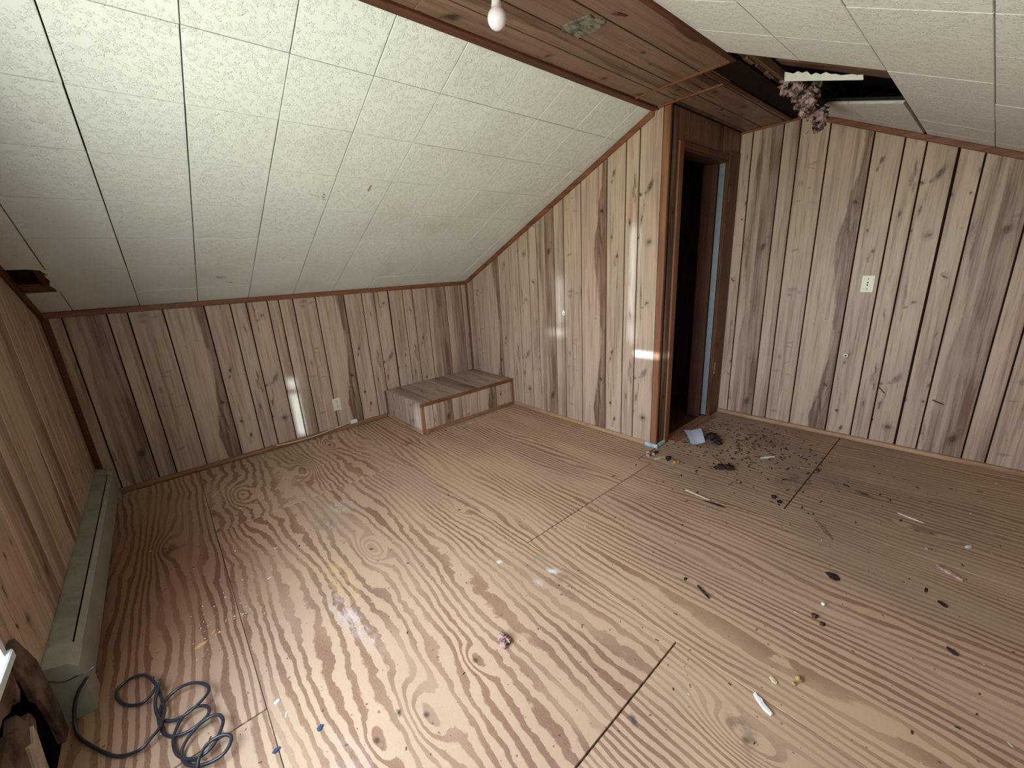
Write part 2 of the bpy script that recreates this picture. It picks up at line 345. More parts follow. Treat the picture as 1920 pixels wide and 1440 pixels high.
ST1 = [(-2.05, -1.80, .10, .28, 0, (228, 186, 124), .5), (-1.367, -2.333, .05, .06, 0, (150, 150, 122), .75), (-1.375, -2.42, .025, .05, .3, (240, 236, 232), .95), (-1.36, -2.49, .07, .06, 0, (150, 126, 104), .7),  # first entry is a wide warm yellow patch
       (-1.50, -2.22, .02, .02, 0, (244, 240, 236), .95), (-1.46, -2.45, .03, .05, 0, (232, 226, 220), .7), (-1.644, -2.974, .022, .028, 0, (86, 76, 78), .95), (-1.95, -1.35, .10, .16, .3, (130, 122, 112), .6),
       (-1.86, -1.22, .08, .10, 0, (214, 204, 192), .7), (-2.10, -2.05, .05, .30, .1, (226, 208, 204), .65), (-2.12, -2.5, .012, .02, 0, (60, 50, 50), .95), (-2.30, -2.75, .12, .4, 0, (210, 190, 186), .6)]
ST2 = [(-1.17, -.70, .10, .05, 0, (110, 98, 76), .8), (-1.22, -.90, .04, .05, 0, (214, 170, 160), .7), (-.9, -1.2, .25, .10, .3, (166, 146, 124), .6), (-1.0, -2.6, .03, .05, 0, (232, 226, 220), .6), (-.55, -.72, .45, .03, 0, (206, 196, 176), .7), (-.6, -1.9, .3, .2, 0, (166, 142, 118), .5)]
ST3 = [(.35, -2.35, .18, .10, 0, (84, 70, 60), .75), (.55, -2.62, .22, .16, 0, (96, 80, 66), .75), (.1, -2.9, .25, .14, 0, (104, 86, 72), .7), (.2, -3.2, .03, .06, 0, (70, 54, 46), .9)]
PLY0 = ply_material('plywood_dense', 30, 8, 1.6, .28, (3, 1, 0), [(-2.62, -.95, .14, 2.5)], [(-2.6, -1.0, .08, .05, .3, (60, 48, 44), .7)])
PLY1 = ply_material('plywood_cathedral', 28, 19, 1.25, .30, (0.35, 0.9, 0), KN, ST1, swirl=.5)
PLY1B = ply_material('plywood_wavy', 20, 9, 2.4, .8, (5.1, 2.2, 0), [(-2.24, -.62, .16, 3.0), (-1.86, -.55, .18, -3.5), (-1.6, -.25, .12, 3)], [(-1.9, -.75, .14, .10, 0, (140, 96, 80), .6)], swirl=.8)
PLY2 = ply_material('plywood_stripe', 34, 13.0, 1.2, .26, (2.3, 4.4, 0), [], ST2)
PLY3 = ply_material('plywood_stripe_dusty', 32, 12, 1.1, .22, (7.7, 1.4, 0), [(-.02, -3.42, .10, 1.5)], ST3)
PLY4 = ply_material('plywood_fine', 46, 12, 1.5, .34, (1.7, 8.3, 0), [(-1.47, -3.22, .13, 4.0)], [(-1.644, -2.985, .022, .026, 0, (78, 70, 74), .95), (-1.44, -3.2, .10, .05, .8, (112, 96, 78), .6)])

# ------------------------------------------------------------------ mesh helpers
def link(name, me, mat, parent=None, **props):
    o = bpy.data.objects.new(name, me); COL.objects.link(o)
    if mat is not None and not me.materials: me.materials.append(mat)
    if parent is not None: o.parent = parent
    for k, v in props.items(): o[k] = v
    return o
def mesh_from(verts, faces, smooth=False, uvs=None):
    me = bpy.data.meshes.new('m'); me.from_pydata([tuple(Vector(v)*S) for v in verts], [], faces)
    if uvs is not None:
        lay = me.uv_layers.new(name='UVMap')
        for lp in me.loops: lay.data[lp.index].uv = uvs[lp.vertex_index]
    if smooth:
        for p in me.polygons: p.use_smooth = True
    me.update(); return me
class Frame:
    def __init__(s, o, e1, e2, n): s.o, s.e1, s.e2, s.n = map(Vector, (o, e1, e2, n))
    def p(s, a, b, t): return s.o + s.e1*a + s.e2*b + s.n*t
FA = Frame((0, 0, 0), (1, 0, 0), (0, 0, 1), (0, -1, 0))
FB = Frame((0, 0, 0), (0, -1, 0), (0, 0, 1), (-1, 0, 0))
FC = Frame((XC, 0, 0), (0, -1, 0), (0, 0, 1), (-1, 0, 0))
FD = Frame((-XD, 0, 0), (0, 1, 0), (0, 0, 1), (1, 0, 0))
FN = Frame((0, -Y1, 0), (1, 0, 0), (0, 0, 1), (0, -1, 0))
FK = Frame((0, -YB, 0), (-1, 0, 0), (0, 0, 1), (0, 1, 0))
FL = Frame((0, 0, H1), (1, 0, 0), (0, -CS, SN), (0, -SN, -CS))
FS = Frame((0, 0, H), (1, 0, 0), (0, -1, 0), (0, 0, -1))
FR = Frame((0, -Y2, H), (1, 0, 0), (0, -CS, -SN), (0, SN, -CS))
FF = Frame((0, 0, 0), (1, 0, 0), (0, 1, 0), (0, 0, 1))
FBT = Frame((0, 0, BH), (1, 0, 0), (0, 1, 0), (0, 0, 1))
FBF = Frame((0, -BY, 0), (1, 0, 0), (0, 0, 1), (0, -1, 0))
FBS = Frame((-BX, 0, 0), (0, -1, 0), (0, 0, 1), (-1, 0, 0))
FRS = Frame((0, 0, 0), (0, -1, 0), (0, 0, 1), (-1, 0, 0))

def inset(poly, c):
    n = len(poly); out = []
    for i in range(n):
        p0, p1, p2 = Vector(poly[i-1]), Vector(poly[i]), Vector(poly[(i+1) % n])
        d1 = (p1-p0).normalized(); d2 = (p2-p1).normalized()
        n1 = Vector((-d1.y, d1.x)); n2 = Vector((-d2.y, d2.x)); m = n1+n2
        if m.length < 1e-6: m = n1.copy()
        m.normalize(); k = c/max(.3, m.dot(n1)); out.append(tuple(p1+m*k))
    return out
def clean(poly):
    out = []
    for p in poly:
        if not out or (Vector(p)-Vector(out[-1])).length > 1e-4: out.append(p)
    if len(out) > 1 and (Vector(out[0])-Vector(out[-1])).length < 1e-4: out.pop()
    return out
def slab_mesh(poly, fr, t0, t1, c=0.0, uo=(0, 0), swap=False):
    poly = clean(poly)
    if len(poly) < 3: return None
    ar = sum(poly[i-1][0]*poly[i][1]-poly[i][0]*poly[i-1][1] for i in range(len(poly)))
    if ar < 0: poly = poly[::-1]
    if abs(ar) < 1e-5: return None
    n = len(poly); rings = [(poly, t0)]
    if c > 0: rings += [(poly, t1-c), (inset(poly, c), t1)]
    else: rings += [(poly, t1)]
    V, UV, Fc = [], [], []
    for pl, t in rings:
        for a, b in pl:
            V.append(fr.p(a, b, t)); UV.append((b-uo[1], a-uo[0]) if swap else (a-uo[0], b-uo[1]))
    for r in range(len(rings)-1):
        for i in range(n):
            j = (i+1) % n; Fc.append((r*n+i, r*n+j, (r+1)*n+j, (r+1)*n+i))
    Fc.append(tuple(reversed(range(n)))); k = (len(rings)-1)*n; Fc.append(tuple(range(k, k+n)))
    return mesh_from(V, Fc, uvs=UV)
def slab(name, poly, fr, t0, t1, mat, parent=None, c=0.0, uo=(0, 0), swap=False, **props):
    me = slab_mesh(poly, fr, t0, t1, c, uo, swap)
    return link(name, me, mat, parent, **props) if me else None
def rect(a0, b0, a1, b1): return [(a0, b0), (a1, b0), (a1, b1), (a0, b1)]
def clip(poly, ax, ay, d):     # keep ax*x+ay*y <= d
    out = []
    for i in range(len(poly)):
        p, q = poly[i-1], poly[i]; fp = ax*p[0]+ay*p[1]-d; fq = ax*q[0]+ay*q[1]-d
        if fp <= 0: out.append(p)
        if fp*fq < 0:
            s = fp/(fp-fq); out.append((p[0]+s*(q[0]-p[0]), p[1]+s*(q[1]-p[1])))
    return out
def gable(poly, sgn=1):        # a = -y * sgn ... clip to the room section
    poly = clip(poly, 0, 1, H)
    poly = clip(poly, -K*sgn, 1, H1)
    return clip(poly, K*sgn, 1, H+K*Y2)
def empty(name, loc, **props):
    o = bpy.data.objects.new(name, None); COL.objects.link(o); o.location = Vector(loc)*S
    o.empty_display_size = .05
    for k, v in props.items(): o[k] = v
    return o
def adopt(parent, *kids):      # parent a mesh built in world space to an empty that has a location
    for k in kids:
        if k is None: continue
        k.parent = parent; k.matrix_parent_inverse = Matrix.Translation(-parent.location)
def tube_mesh(pts, r, seg=8, closed_ends=True, radii=None):
    pts = [Vector(p) for p in pts]; V, Fc = [], []; n = len(pts); up = Vector((0, 0, 1))
    prev = None
    for i, p in enumerate(pts):
        d = (pts[min(i+1, n-1)]-pts[max(i-1, 0)]).normalized()
        if prev is None:
            x = d.cross(up); x = x if x.length > .05 else d.cross(Vector((1, 0, 0)))
        else: x = prev - d*prev.dot(d)
        x.normalize(); y = d.cross(x); prev = x; rr = radii[i] if radii else r
        for k in range(seg):
            a = 2*math.pi*k/seg; V.append(p + x*math.cos(a)*rr + y*math.sin(a)*rr)
    for i in range(n-1):
        for k in range(seg):
            j = (k+1) % seg; Fc.append((i*seg+k, i*seg+j, (i+1)*seg+j, (i+1)*seg+k))
    Fc.append(tuple(reversed(range(seg)))); Fc.append(tuple(range((n-1)*seg, n*seg)))
    return mesh_from(V, Fc, True)
def catmull(pts, sub=5):
    pts = [Vector(p) for p in pts]; out = []
    for i in range(len(pts)-1):
        p0, p1, p2, p3 = pts[max(i-1, 0)], pts[i], pts[i+1], pts[min(i+2, len(pts)-1)]
        for s in range(sub):
            t = s/sub; out.append(.5*((2*p1)+(p2-p0)*t+(2*p0-5*p1+4*p2-p3)*t*t+(3*p1-p0-3*p2+p3)*t**3))
    out.append(pts[-1]); return out
def lathe_mesh(c, axis, prof, seg=24):
    axis = Vector(axis).normalized(); x = axis.orthogonal().normalized(); y = axis.cross(x); V, Fc = [], []
    for r, h in prof:
        for k in range(seg):
            a = 2*math.pi*k/seg; V.append(Vector(c)+axis*h+(x*math.cos(a)+y*math.sin(a))*r)
    for i in range(len(prof)-1):
        for k in range(seg):
            j = (k+1) % seg; Fc.append((i*seg+k, i*seg+j, (i+1)*seg+j, (i+1)*seg+k))
    Fc.append(tuple(reversed(range(seg)))); Fc.append(tuple(range((len(prof)-1)*seg, len(prof)*seg)))
    return mesh_from(V, Fc, True)

# ------------------------------------------------------------------ structure
ST = dict(kind='structure')
# ---- floor: dark joists-side deck with plywood sheets lying on it
floor = slab('floor', rect(-XD-.02, -YB-.02, XC+.2, .02), FF, -.05, -.018, SUB, **ST)
G = .0006
strips = [(-XD, -2.413, [-YB, -4.39, -2.205, -.02, 0], [PLY0, PLY2, PLY0, PLY0], .0008),
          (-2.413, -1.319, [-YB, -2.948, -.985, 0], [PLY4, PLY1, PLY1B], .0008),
          (-1.319, -.225, [-YB, -4.40, -2.212, 0], [PLY4, PLY3, PLY2], .0008),
          (-.225, XC, [-YB, -2.955, -Y1-.004], [PLY3, PLY3], .0008)]
for x0, x1, ys, ms, g in strips:
    for i in range(len(ys)-1):
        slab('plywood_sheet', rect(x0+g, ys[i]+.0026, x1-g, ys[i+1]-.0026), FF, -.018, 0, ms[i], floor, c=.0012)
slab('plywood_sheet', rect(-.225+G, -Y1-.0008, 0, 0), FF, -.018, 0, PLY2, floor, c=.0012)
slab('closet_floor_board', rect(0.0, -Y1, XC+.12, -.5), FF, -.018, -.002, DOORW, floor, label='dark brown closet floor')

# ---- board runs on the walls
def run(parent, fr, grooves, kinds, voff, z0=0.0, shape=None, holes=(), mats=BM, name='board', flip=False, gw=.0036, wide=()):
    for i in range(len(grooves)-1):
        a0, a1 = grooves[i], grooves[i+1]; k = kinds[i]
        g0 = .0062 if i in wide else gw; g1 = .0062 if (i+1) in wide else gw
        pieces = [(z0, 3.0)]
        for (h0, h1, hz0, hz1) in holes:
            if a0 >= h0-1e-6 and a1 <= h1+1e-6:
                nxt = []
                for (p, q) in pieces: nxt += [(p, min(q, hz0)), (max(p, hz1), q)]
                pieces = [(p, q) for p, q in nxt if q-p > .01]
        for (p, q) in pieces:
            poly = rect(a0+g0, p, a1-g1, q)
            poly = shape(poly) if shape else poly
            if len(poly) < 3: continue
            slab(name, poly, fr, -.006, 0, mats[k], parent, c=.0018, uo=(a0, voff))

# back knee wall (A)
gA = [-XD, -2.8, -2.615, -2.523, -2.355, -2.14, -1.994, -1.897, -1.765, -1.69, -1.593, -1.431, -1.213, -1.066, -.961, -.831, -.695, -.596, -.453, -.245, -.057, 0]
kA = list('HABCDEFGHBCDEFGHFEABC')
wallA = slab('wall_back', rect(-XD, -.02, 0, H1+.02), FA, -.03, -.006, BACK, **ST)
run(wallA, FA, gA, kA, .095, shape=lambda p: clip(p, 0, 1, H1), wide=(15,))
# end wall (B) up to the free corner
gB = [0, .117, .316, .521, .673, .789, .917, 1.015, 1.205, 1.305, 1.472, 1.69, 1.832, 1.927, 2.074]
kB = list('BCDEFGHABCDEFG')
polyB = gable(rect(0, 0, Y1, H))
wallB = slab('wall_end', polyB, FB, -.03, -.006, BACK, **ST)
run(wallB, FB, gB, kB, .06, shape=gable)
# far right wall (C)
gC = [Y1, 2.199, 2.385, 2.48, 2.641, 2.861, 3.001, 3.094, 3.227, 3.325, 3.517, 3.61, 3.775, 3.99, 4.13, 4.225, 4.36, 4.46, YB]
kC = list('HABCDEFGHABCDEFGHA')
wallC = slab('wall_right', gable(rect(Y1-.002, 0, YB, H)), FC, -.03, -.006, BACK, **ST)
for i in range(len(gC)-1):
    off = gC[i] if i else 2.101
    poly = gable(rect(gC[i]+.0036, 0, gC[i+1]-(.0075 if i == 7 else .0036), 3))
    slab('board', poly, FC, -.006, 0, BM[kC[i]], wallC, c=.0018, uo=(off, 0.0))
# left wall (D) with the window opening
wallD = empty('wall_left', (-XD, 0, 0), **ST)
HOLES = [(WY0, WY1, WZ0, WZ1)]
adopt(wallD, slab('backing', rect(WY1, .36, -1.89, 1.61), FD, -.03, -.006, BACK))
for (a0, a1, b0, b1) in ((-YB, WY0, 0, 3), (-1.89, 0, 0, 3), (WY0, -1.89, WZ1, 3)):
    adopt(wallD, slab('backing', gable(rect(a0, b0, a1, b1), -1), FD, -.03, -.006, BACK))
adopt(wallD, slab('backing', [(WY0, 0), (-2.26, 0), (-2.20, .34), (-1.965, .34), (WY1, WZ0), (WY0, WZ0)], FD, -.03, -.006, BACK))
gD = [-YB, -4.36, -4.22, -4.0, -3.84, -3.70, -3.53, -3.40, -3.27, WY0, -2.98, -2.83, -2.66, -2.50, -2.26]
kD = list('ABCDEFGHAFEBCD')
gD2 = [WY1, -1.82, -1.70, -1.58, -1.385, -1.24, -1.13, -.95, -.74, -.62, -.48, -.28, -.13, 0]
kD2 = list('FGHABCDAFEGCB')
def runD(gr, ks):
    for i in range(len(gr)-1):
        pcs = [(0, 3)]
        if gr[i] >= WY0-1e-6 and gr[i+1] <= WY1+1e-6: pcs = [(0, WZ0), (WZ1, 3)]
        for p, q in pcs:
            pl = gable(rect(gr[i]+.0036, p, gr[i+1]-.0036, q), -1)
            if abs(gr[i]-WY1) < 1e-6: pl = [(-1.9614, .375), (-1.89, .375), (-1.89, 0), (-1.8236, 0), (-1.8236, 2.0), (-1.9614, 2.06)]
            adopt(wallD, slab('board', pl, FD, -.006, 0, BM[ks[i]], c=.0018, uo=(gr[i], .2)))
runD(gD, kD); runD(gD2, kD2)
# boards above the window between -2.26 and WY1, torn ones below
adopt(wallD, slab('board', gable(rect(-2.2584, WZ1, -2.10, 3), -1), FD, -.006, 0, BM['E'], c=.0018, uo=(-2.26, .2)))
adopt(wallD, slab('board', gable(rect(-2.0984, WZ1, WY1-.0016, 3), -1), FD, -.006, 0, BM['F'], c=.0018, uo=(-2.1, .2)))
# torn panelling beneath the window: leaning remnants round a dark gash
adopt(wallD, slab('torn_board', [(-1.967, .33), (-1.945, .28), (-1.945, .215), (-1.920, .185), (-1.900, .06), (-1.895, 0), (-1.85, 0), (-1.835, .10), (-1.84, .26), (-1.90, .385), (-1.965, .385)], FD, .0, .012, DRYW, c=.002, label='pale leaning strip beside the gash'))
adopt(wallD, slab('torn_board', [(-2.26, 0), (-2.02, 0), (-2.035, .05), (-2.03, .09), (-2.04, .12), (-2.015, .15), (-1.985, .185), (-1.995, .22), (-2.03, .225), (-2.05, .27), (-2.09, .25), (-2.12, .28), (-2.26, .25)], FD, -.012, .010, DRYW, c=.003, label='broken panel with ragged upper edge'))
adopt(wallD, slab('torn_board', [(-2.26, .29), (-2.10, .31), (-2.06, .29), (-2.02, .295), (-2.00, .265), (-1.975, .28), (-1.970, .33), (-1.965, .385), (-2.26, .385)], FD, -.008, .006, DRYW, c=.002))
adopt(wallD, slab('torn_core', [(-2.12, .10), (-2.06, .06), (-2.05, .11), (-2.03, .17), (-2.03, .205), (-2.06, .18), (-2.09, .20)], FD, .010, .017, DRYL, c=.002, label='exposed pale core of the broken panel'))
adopt(wallD, slab('cavity_back', rect(-2.4, -.02, -1.8, .40), FD, -.13, -.11, CAVITY))
for a in (-2.4, -1.815): adopt(wallD, slab('cavity_side', rect(a, -.02, a+.015, .40), FD, -.11, -.03, CAVITY))
# unseen knee wall behind the camera closes the room
wallK = slab('wall_front', rect(-XC, -.02, XD, H1+.02), FK, -.03, -.006, BACK, **ST)
gK = [-XC+i*(XC+XD)/26 for i in range(27)]
run(wallK, FK, gK, [('ABCDEFGH')[i % 8] for i in range(26)], .1, shape=lambda p: clip(p, 0, 1, H1))

# ---- return wall with the closet doorway
wallN = empty('wall_return', (0, -Y1, 0), **ST)
X0, X1, ZD = .155, .778, 1.885
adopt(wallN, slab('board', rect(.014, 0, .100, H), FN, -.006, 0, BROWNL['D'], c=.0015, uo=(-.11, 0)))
adopt(wallN, slab('backing', rect(.004, 0, X0, H), FN, -.06, -.006, BACK))
adopt(wallN, slab('backing', rect(X1, 0, XC, H), FN, -.06, -.006, BACK))
adopt(wallN, slab('backing', rect(X0, ZD+.03, X1, H), FN, -.06, -.006, BACK))
for i, (a0, a1) in enumerate(((.100, .21), (.21, .33), (.33, .43), (.43, .56), (.56, .70), (.70, .83), (.83, XC))):
    adopt(wallN, slab('board', rect(a0+.0014, ZD+.035, a1-.0014, H), FN, -.006, 0, BROWN['DEFGBDE'[i]], c=.0015, uo=(a0, 0)))
door = empty('door_1', ((X0+X1)/2, -Y1, 0), **ST)
adopt(door, slab('casing', rect(.101, 0, X0, ZD+.03), FN, -.004, .010, TRZ, c=.003),
      slab('casing', rect(.800, 0, XC-.004, ZD+.06), FN, -.004, .012, CASE, c=.004),
      slab('casing', rect(X0, ZD, .800, ZD+.034), FN, -.004, .009, CASE, c=.003),
      slab('jamb', rect(X0-.004, 0, X0+.010, ZD), FN, -.10, .004, DOORW, c=.001),
      slab('jamb', rect(X1+.012, 0, .800, ZD), FN, -.12, .004, CASE, c=.001),
      slab('door_stop', rect(X1-.020, 0, X1-.002, ZD-.01), FN, -.15, -.05, DOORW, c=.001),
      slab('weather_strip', rect(X1-.001, .02, X1+.012, ZD-.012), FN, -.045, -.006, STEEL, c=.001, label='grey metal weather strip'),
      slab('jamb_head', rect(X0, ZD-.016, X1, ZD), FN, -.10, .004, DOORW, c=.001),
      slab('strike_plate', rect(.822, .36, .842, .45), FN, .012, .015, BASEY, c=.0005, label='small pale wood patch low on the casing'),
      slab('hinge_leaf', rect(.822, 1.62, .842, 1.72), FN, .012, .015, TRZ, c=.0005, label='small pale wood patch high on the casing'))
slab('threshold', rect(X0, -.06, X1+.03, .04), Frame((0, -Y1, 0), (1, 0, 0), (0, 1, 0), (0, 0, 1)), 0, .012, BASEX, door, c=.004).matrix_parent_inverse = Matrix.Translation(-door.location)
# closet interior
closet = empty('wall_closet', (XC+.03, -1.5, 0), **ST)
FQ = Frame((XC+.035, 0, 0), (0, -1, 0), (0, 0, 1), (-1, 0, 0))
adopt(closet, slab('panel', rect(.6, 0, Y1-.03, H), FQ, -.03, 0, DOORW, c=.002),
      slab('skirting', rect(.6, 0, Y1-.1, .085), FQ, 0, .012, DOORW, c=.004),
      slab('panel', rect(.02, 0, XC+.03, H), Frame((0, -.62, 0), (1, 0, 0), (0, 0, 1), (0, -1, 0)), -.03, 0, DOORW, c=.002),
      slab('panel', rect(-Y1+.03, 0, -.6, H), Frame((.036, 0, 0), (0, 1, 0), (0, 0, 1), (1, 0, 0)), -.004, .002, DOORW),
      slab('closet_ceiling', rect(0, .5, XC+.05, Y1+.01), Frame((0, 0, H), (1, 0, 0), (0, -1, 0), (0, 0, -1)), -.02, .004, CAVITY),
      slab('tile_scrap', rect(.10, Y1-.16, .22, Y1-.10), Frame((0, 0, ZD+.01), (1, 0, 0), (0, -1, 0), (0, 0, -1)), -.012, 0, TILE_R, c=.001))

# ---- ceilings
ceilL = slab('ceiling_left', rect(-XD-.03, -.03, .03, SL+.02), FL, -.05, -.030, CAVITY, **ST)
sb = [-.08, .2075, .499, .790, 1.082, 1.373, 1.665, 1.957, SL]
xb = [-2.165+i*.2906 for i in range(-3, 9)]
xb = [max(-XD, x) for x in xb if x > -3.2 and x < -.01]
xb[0] = -XD
xb = sorted(set(round(x, 4) for x in xb)) + [0]
BACKL = plain('tile_backing', (60, 52, 42), .9, .1)
slab('ceiling_backing', rect(-2.755, 0, 0, SL), FL, -.030, -.014, BACKL, ceilL)
slab('ceiling_backing', rect(-XD, .51, -2.755, SL), FL, -.030, -.014, BACKL, ceilL)
slab('ceiling_backing', rect(-XD, 0, -2.755, .245), FL, -.030, -.014, BACKL, ceilL)
for i in range(len(xb)-1):
    for j in range(len(sb)-1):
        a0, a1, b0, b1 = xb[i], xb[i+1], max(0, sb[j]), sb[j+1]
        if a1-a0 < .02: continue
        r = random.Random(i*31+j); tt = r.uniform(-.0008, .0012)
        g0, g1 = r.uniform(.0012, .0026), r.uniform(.0006, .0020)
        poly = rect(a0+g0, b0+g1, a1-g0, b1-g1)
        if a1 <= -2.70 and j == 1:        # torn-out piece at the eaves corner
            slab('ceiling_tile', [(-XD, b0), (a1-g0, b0), (a1-g0, b1), (a0, b1), (a0, .51), (-2.85, .515), (-2.765, .505), (-2.757, .46), (-2.748, .45), (-2.760, .40), (-2.758, .33), (-2.765, .255), (-XD, .245)] if False else rect(-XD, b0, a1-g0, .247), FL, -.014, tt, TILE_L, ceilL, c=.001)
            continue
        if a0 <= -XD+.01 and j == 2:
            poly = [(-XD, .512), (-2.80, .512), (-2.77, .500), (a1-g0, .500), (a1-g0, b1-g1), (-XD, b1-g1)]
        slab('ceiling_tile', poly, FL, -.014, tt, TILE_L, ceilL, c=.0011)
# ragged tile edge and lath in the left hole
slab('ceiling_tile', [(-2.757, .247), (-2.735, .247), (-2.735, .50), (-2.765, .50), (-2.758, .47), (-2.745, .455), (-2.762, .43), (-2.755, .38), (-2.768, .33), (-2.755, .29)], FL, -.014, .0, TILE_L, ceilL, c=.001)
slab('lath', rect(-XD, .262, -2.752, .300), FL, -.028, -.012, LATH, ceilL)
slab('lath', rect(-XD, .247, -2.752, .256), FL, -.018, -.004, LATH, ceilL)
slab('lath', rect(-2.79, .30, -2.757, .50), FL, -.030, -.014, TRD, ceilL)

ceilS = slab('ceiling_middle', rect(-XD-.02, YS-.02, XC+.02, Y2+.0), FS, -.03, -.006, BACK, **ST)
gS = [YS+.04, 2.150, 2.247, 2.385, 2.52]
def strip_boards(xa, xb_, ymax, kinds, uoff):
    ys = [YS+.0]+gS[1:-1]+[ymax]
    for i in range(len(ys)-1):
        poly = rect(xa, ys[i]+.0034, xb_, ys[i+1]-.0034)
        slab('board', poly, FS, -.006, 0, STRIPM[kinds[i]], ceilS, c=.0018, uo=(uoff, ys[i]), swap=True)
STRIPM = {k: board_material(k, (.47, .39, .345), '_ceiling') for k in 'AEGD'}
strip_boards(-XD, -1.55, 2.54, 'GAED', .1); strip_boards(-1.548, -.242, 2.54, 'GAED', .45)
strip_boards(-.238, -.012, 2.43, 'EGAD', .1); strip_boards(-.009, XC, 2.425, 'AEGE', .3)
trim_n = [0]
def trim(poly, fr, t, mat, c=.003, t0=0.0, **kw):
    trim_n[0] += 1
    return slab('trim_%d' % trim_n[0], poly, fr, t0, t, mat, c=c, kind='structure', **kw)
trim(rect(-XD, YS-.002, -.0, YS+.040), FS, .012, TRXD, label='dark brown trim along the top of the left ceiling slope')
trim(rect(-XD, 2.522, -.24, 2.546), FS, .010, TRXD, label='thin dark trim along the top of the right ceiling slope')
trim([(-.24, 2.40), (-.03, 2.400), (XC, 2.412), (XC, 2.432), (-.24, 2.424)], FS, .008, TRXD, label='thin dark trim beside the hole in the ceiling')
trim(rect(-.252, YS+.04, -.236, 2.52), FS, .007, TRY, c=.002)
trim(rect(-.022, YS+.04, -.004, 2.41), FS, .007, TRY, c=.002)
trim(rect(-XD, H1-.034, 0, H1-.001), FA, .012, TRX, label='brown trim between back knee wall and sloped ceiling')
def slope_strip(a0, a1, w, sgn=1, right=False):
    f = (lambda a: H1+K*a) if not right else (lambda a: H-K*(a-Y2))
    return [(a0*sgn, f(a0)-w*HYP), (a1*sgn, f(a1)-w*HYP), (a1*sgn, f(a1)), (a0*sgn, f(a0))]
trim(slope_strip(0, YS+.01, .036), FB, .012, TRZ if False else TRY, label='brown trim along the slope on the end wall')
trim(slope_strip(Y2-.06, YB, .030, right=True), FC, .010, TRY, label='brown trim along the slope on the right wall')
trim(rect(Y1, H-.016, 2.53, H), FC, .006, TRY, c=.002)
trim(slope_strip(0, YS, .048, -1), FD, .014, TRD, label='dark brown trim along the slope on the left wall')
trim(rect(-XD, 0, -XD+.030, H1-.03), FA, .014, TRD, c=.004, label='dark corner trim at the left end of the back wall')
trim(rect(0, 0, .030, H1-.02), FB, .010, CASE, c=.004, label='brown corner trim where back and end walls meet')
trim([(2.076, .0), (Y1, .0), (Y1, H), (2.076, H)], FB, .006, TRZ, c=.003, label='orange brown corner trim beside the closet doorway')
trim(rect(-.006, 0, .014, H), FN, .004, CASE, c=.002)
baseA = slab('baseboard_back', rect(-XD+.03, 0, -BX-.012, .036), FA, 0, .016, BASEX, c=.007, **ST)
baseB = slab('baseboard_end', rect(BY+.014, 0, 2.04, .030), FB, 0, .016, BASEY, c=.007, **ST)
baseC = slab('baseboard_right', rect(Y1+.01, 0, YB, .030), FC, 0, .026, BASEY, c=.006, **ST)
baseN = slab('baseboard_return', rect(.02, 0, .100, .028), FN, 0, .016, PALEB, c=.006, **ST)
baseD = slab('baseboard_left', rect(-YB, 0, -2.27, .036), FD, 0, .016, BASEY, c=.006, **ST)
baseP = slab('baseboard_corner', rect(2.04, 0, Y1+.018, .028), FB, 0, .020, PALEB, c=.007, label='base piece at the outside corner coloured with a pale blue green glint', **ST)

# right slope with its torn hole
ceilR = slab('ceiling_right', rect(-XD-.03, -.02, XC+.03, SL+.02), FR, -.17, -.150, CAVITY, **ST)
def backR(poly): slab('ceiling_backing', poly, FR, -.028, -.012, BACKL, ceilR)
xr = [-2.98, -2.69, -2.40, -2.11, -1.82, -1.53, -1.24, -.95, -.64, -.345, -.05, .24, .53, .82, XC]; xr[0] = -XD
sr = [0, .020, .311, .603, .893, 1.185, 1.476, 1.768, 2.06, SL]
hx0, hs1 = -.340, .588
def backing_ok(a0, a1, b0, b1): return a1 <= hx0+.002 or b0 >= hs1-.002
backR(rect(-XD, 0, hx0, SL)); backR(rect(hx0, hs1, XC, SL))
backR([(.20, hs1), (.53, .205), (.70, .06), (XC, .03), (XC, hs1)])
for i in range(len(xr)-1):
    for j in range(len(sr)-1):
        a0, a1, b0, b1 = xr[i], xr[i+1], sr[j], sr[j+1]
        if not backing_ok(a0, a1, b0, b1): continue
        if a0 >= hx0-.01 and b1 <= hs1+.02: continue
        r = random.Random(900+i*31+j); tt = r.uniform(-.0008, .0008); g0, g1 = r.uniform(.0005, .0010), r.uniform(.0010, .0022)
        slab('ceiling_tile', rect(a0+g0, b0+g1, a1-g0, b1-g1), FR, -.012, tt, TILE_R, ceilR, c=.0011)
# remaining cut tiles between the hole and the right wall
slab('ceiling_tile', [(.192, hs1-.002), (.43, .315), (.82, .315), (.82, hs1-.002)], FR, -.012, 0, TILE_R, ceilR, c=.0011)
slab('ceiling_tile', [(.822, hs1-.002), (.822, .03), (XC, .018), (XC, hs1-.002)], FR, -.012, 0, TILE_R, ceilR, c=.0011)
slab('ceiling_tile', [(.432, .313), (.53, .205), (.64, .11), (.82, .03), (.82, .313)], FR, -.012, 0, TILE_R, ceilR, c=.0011)
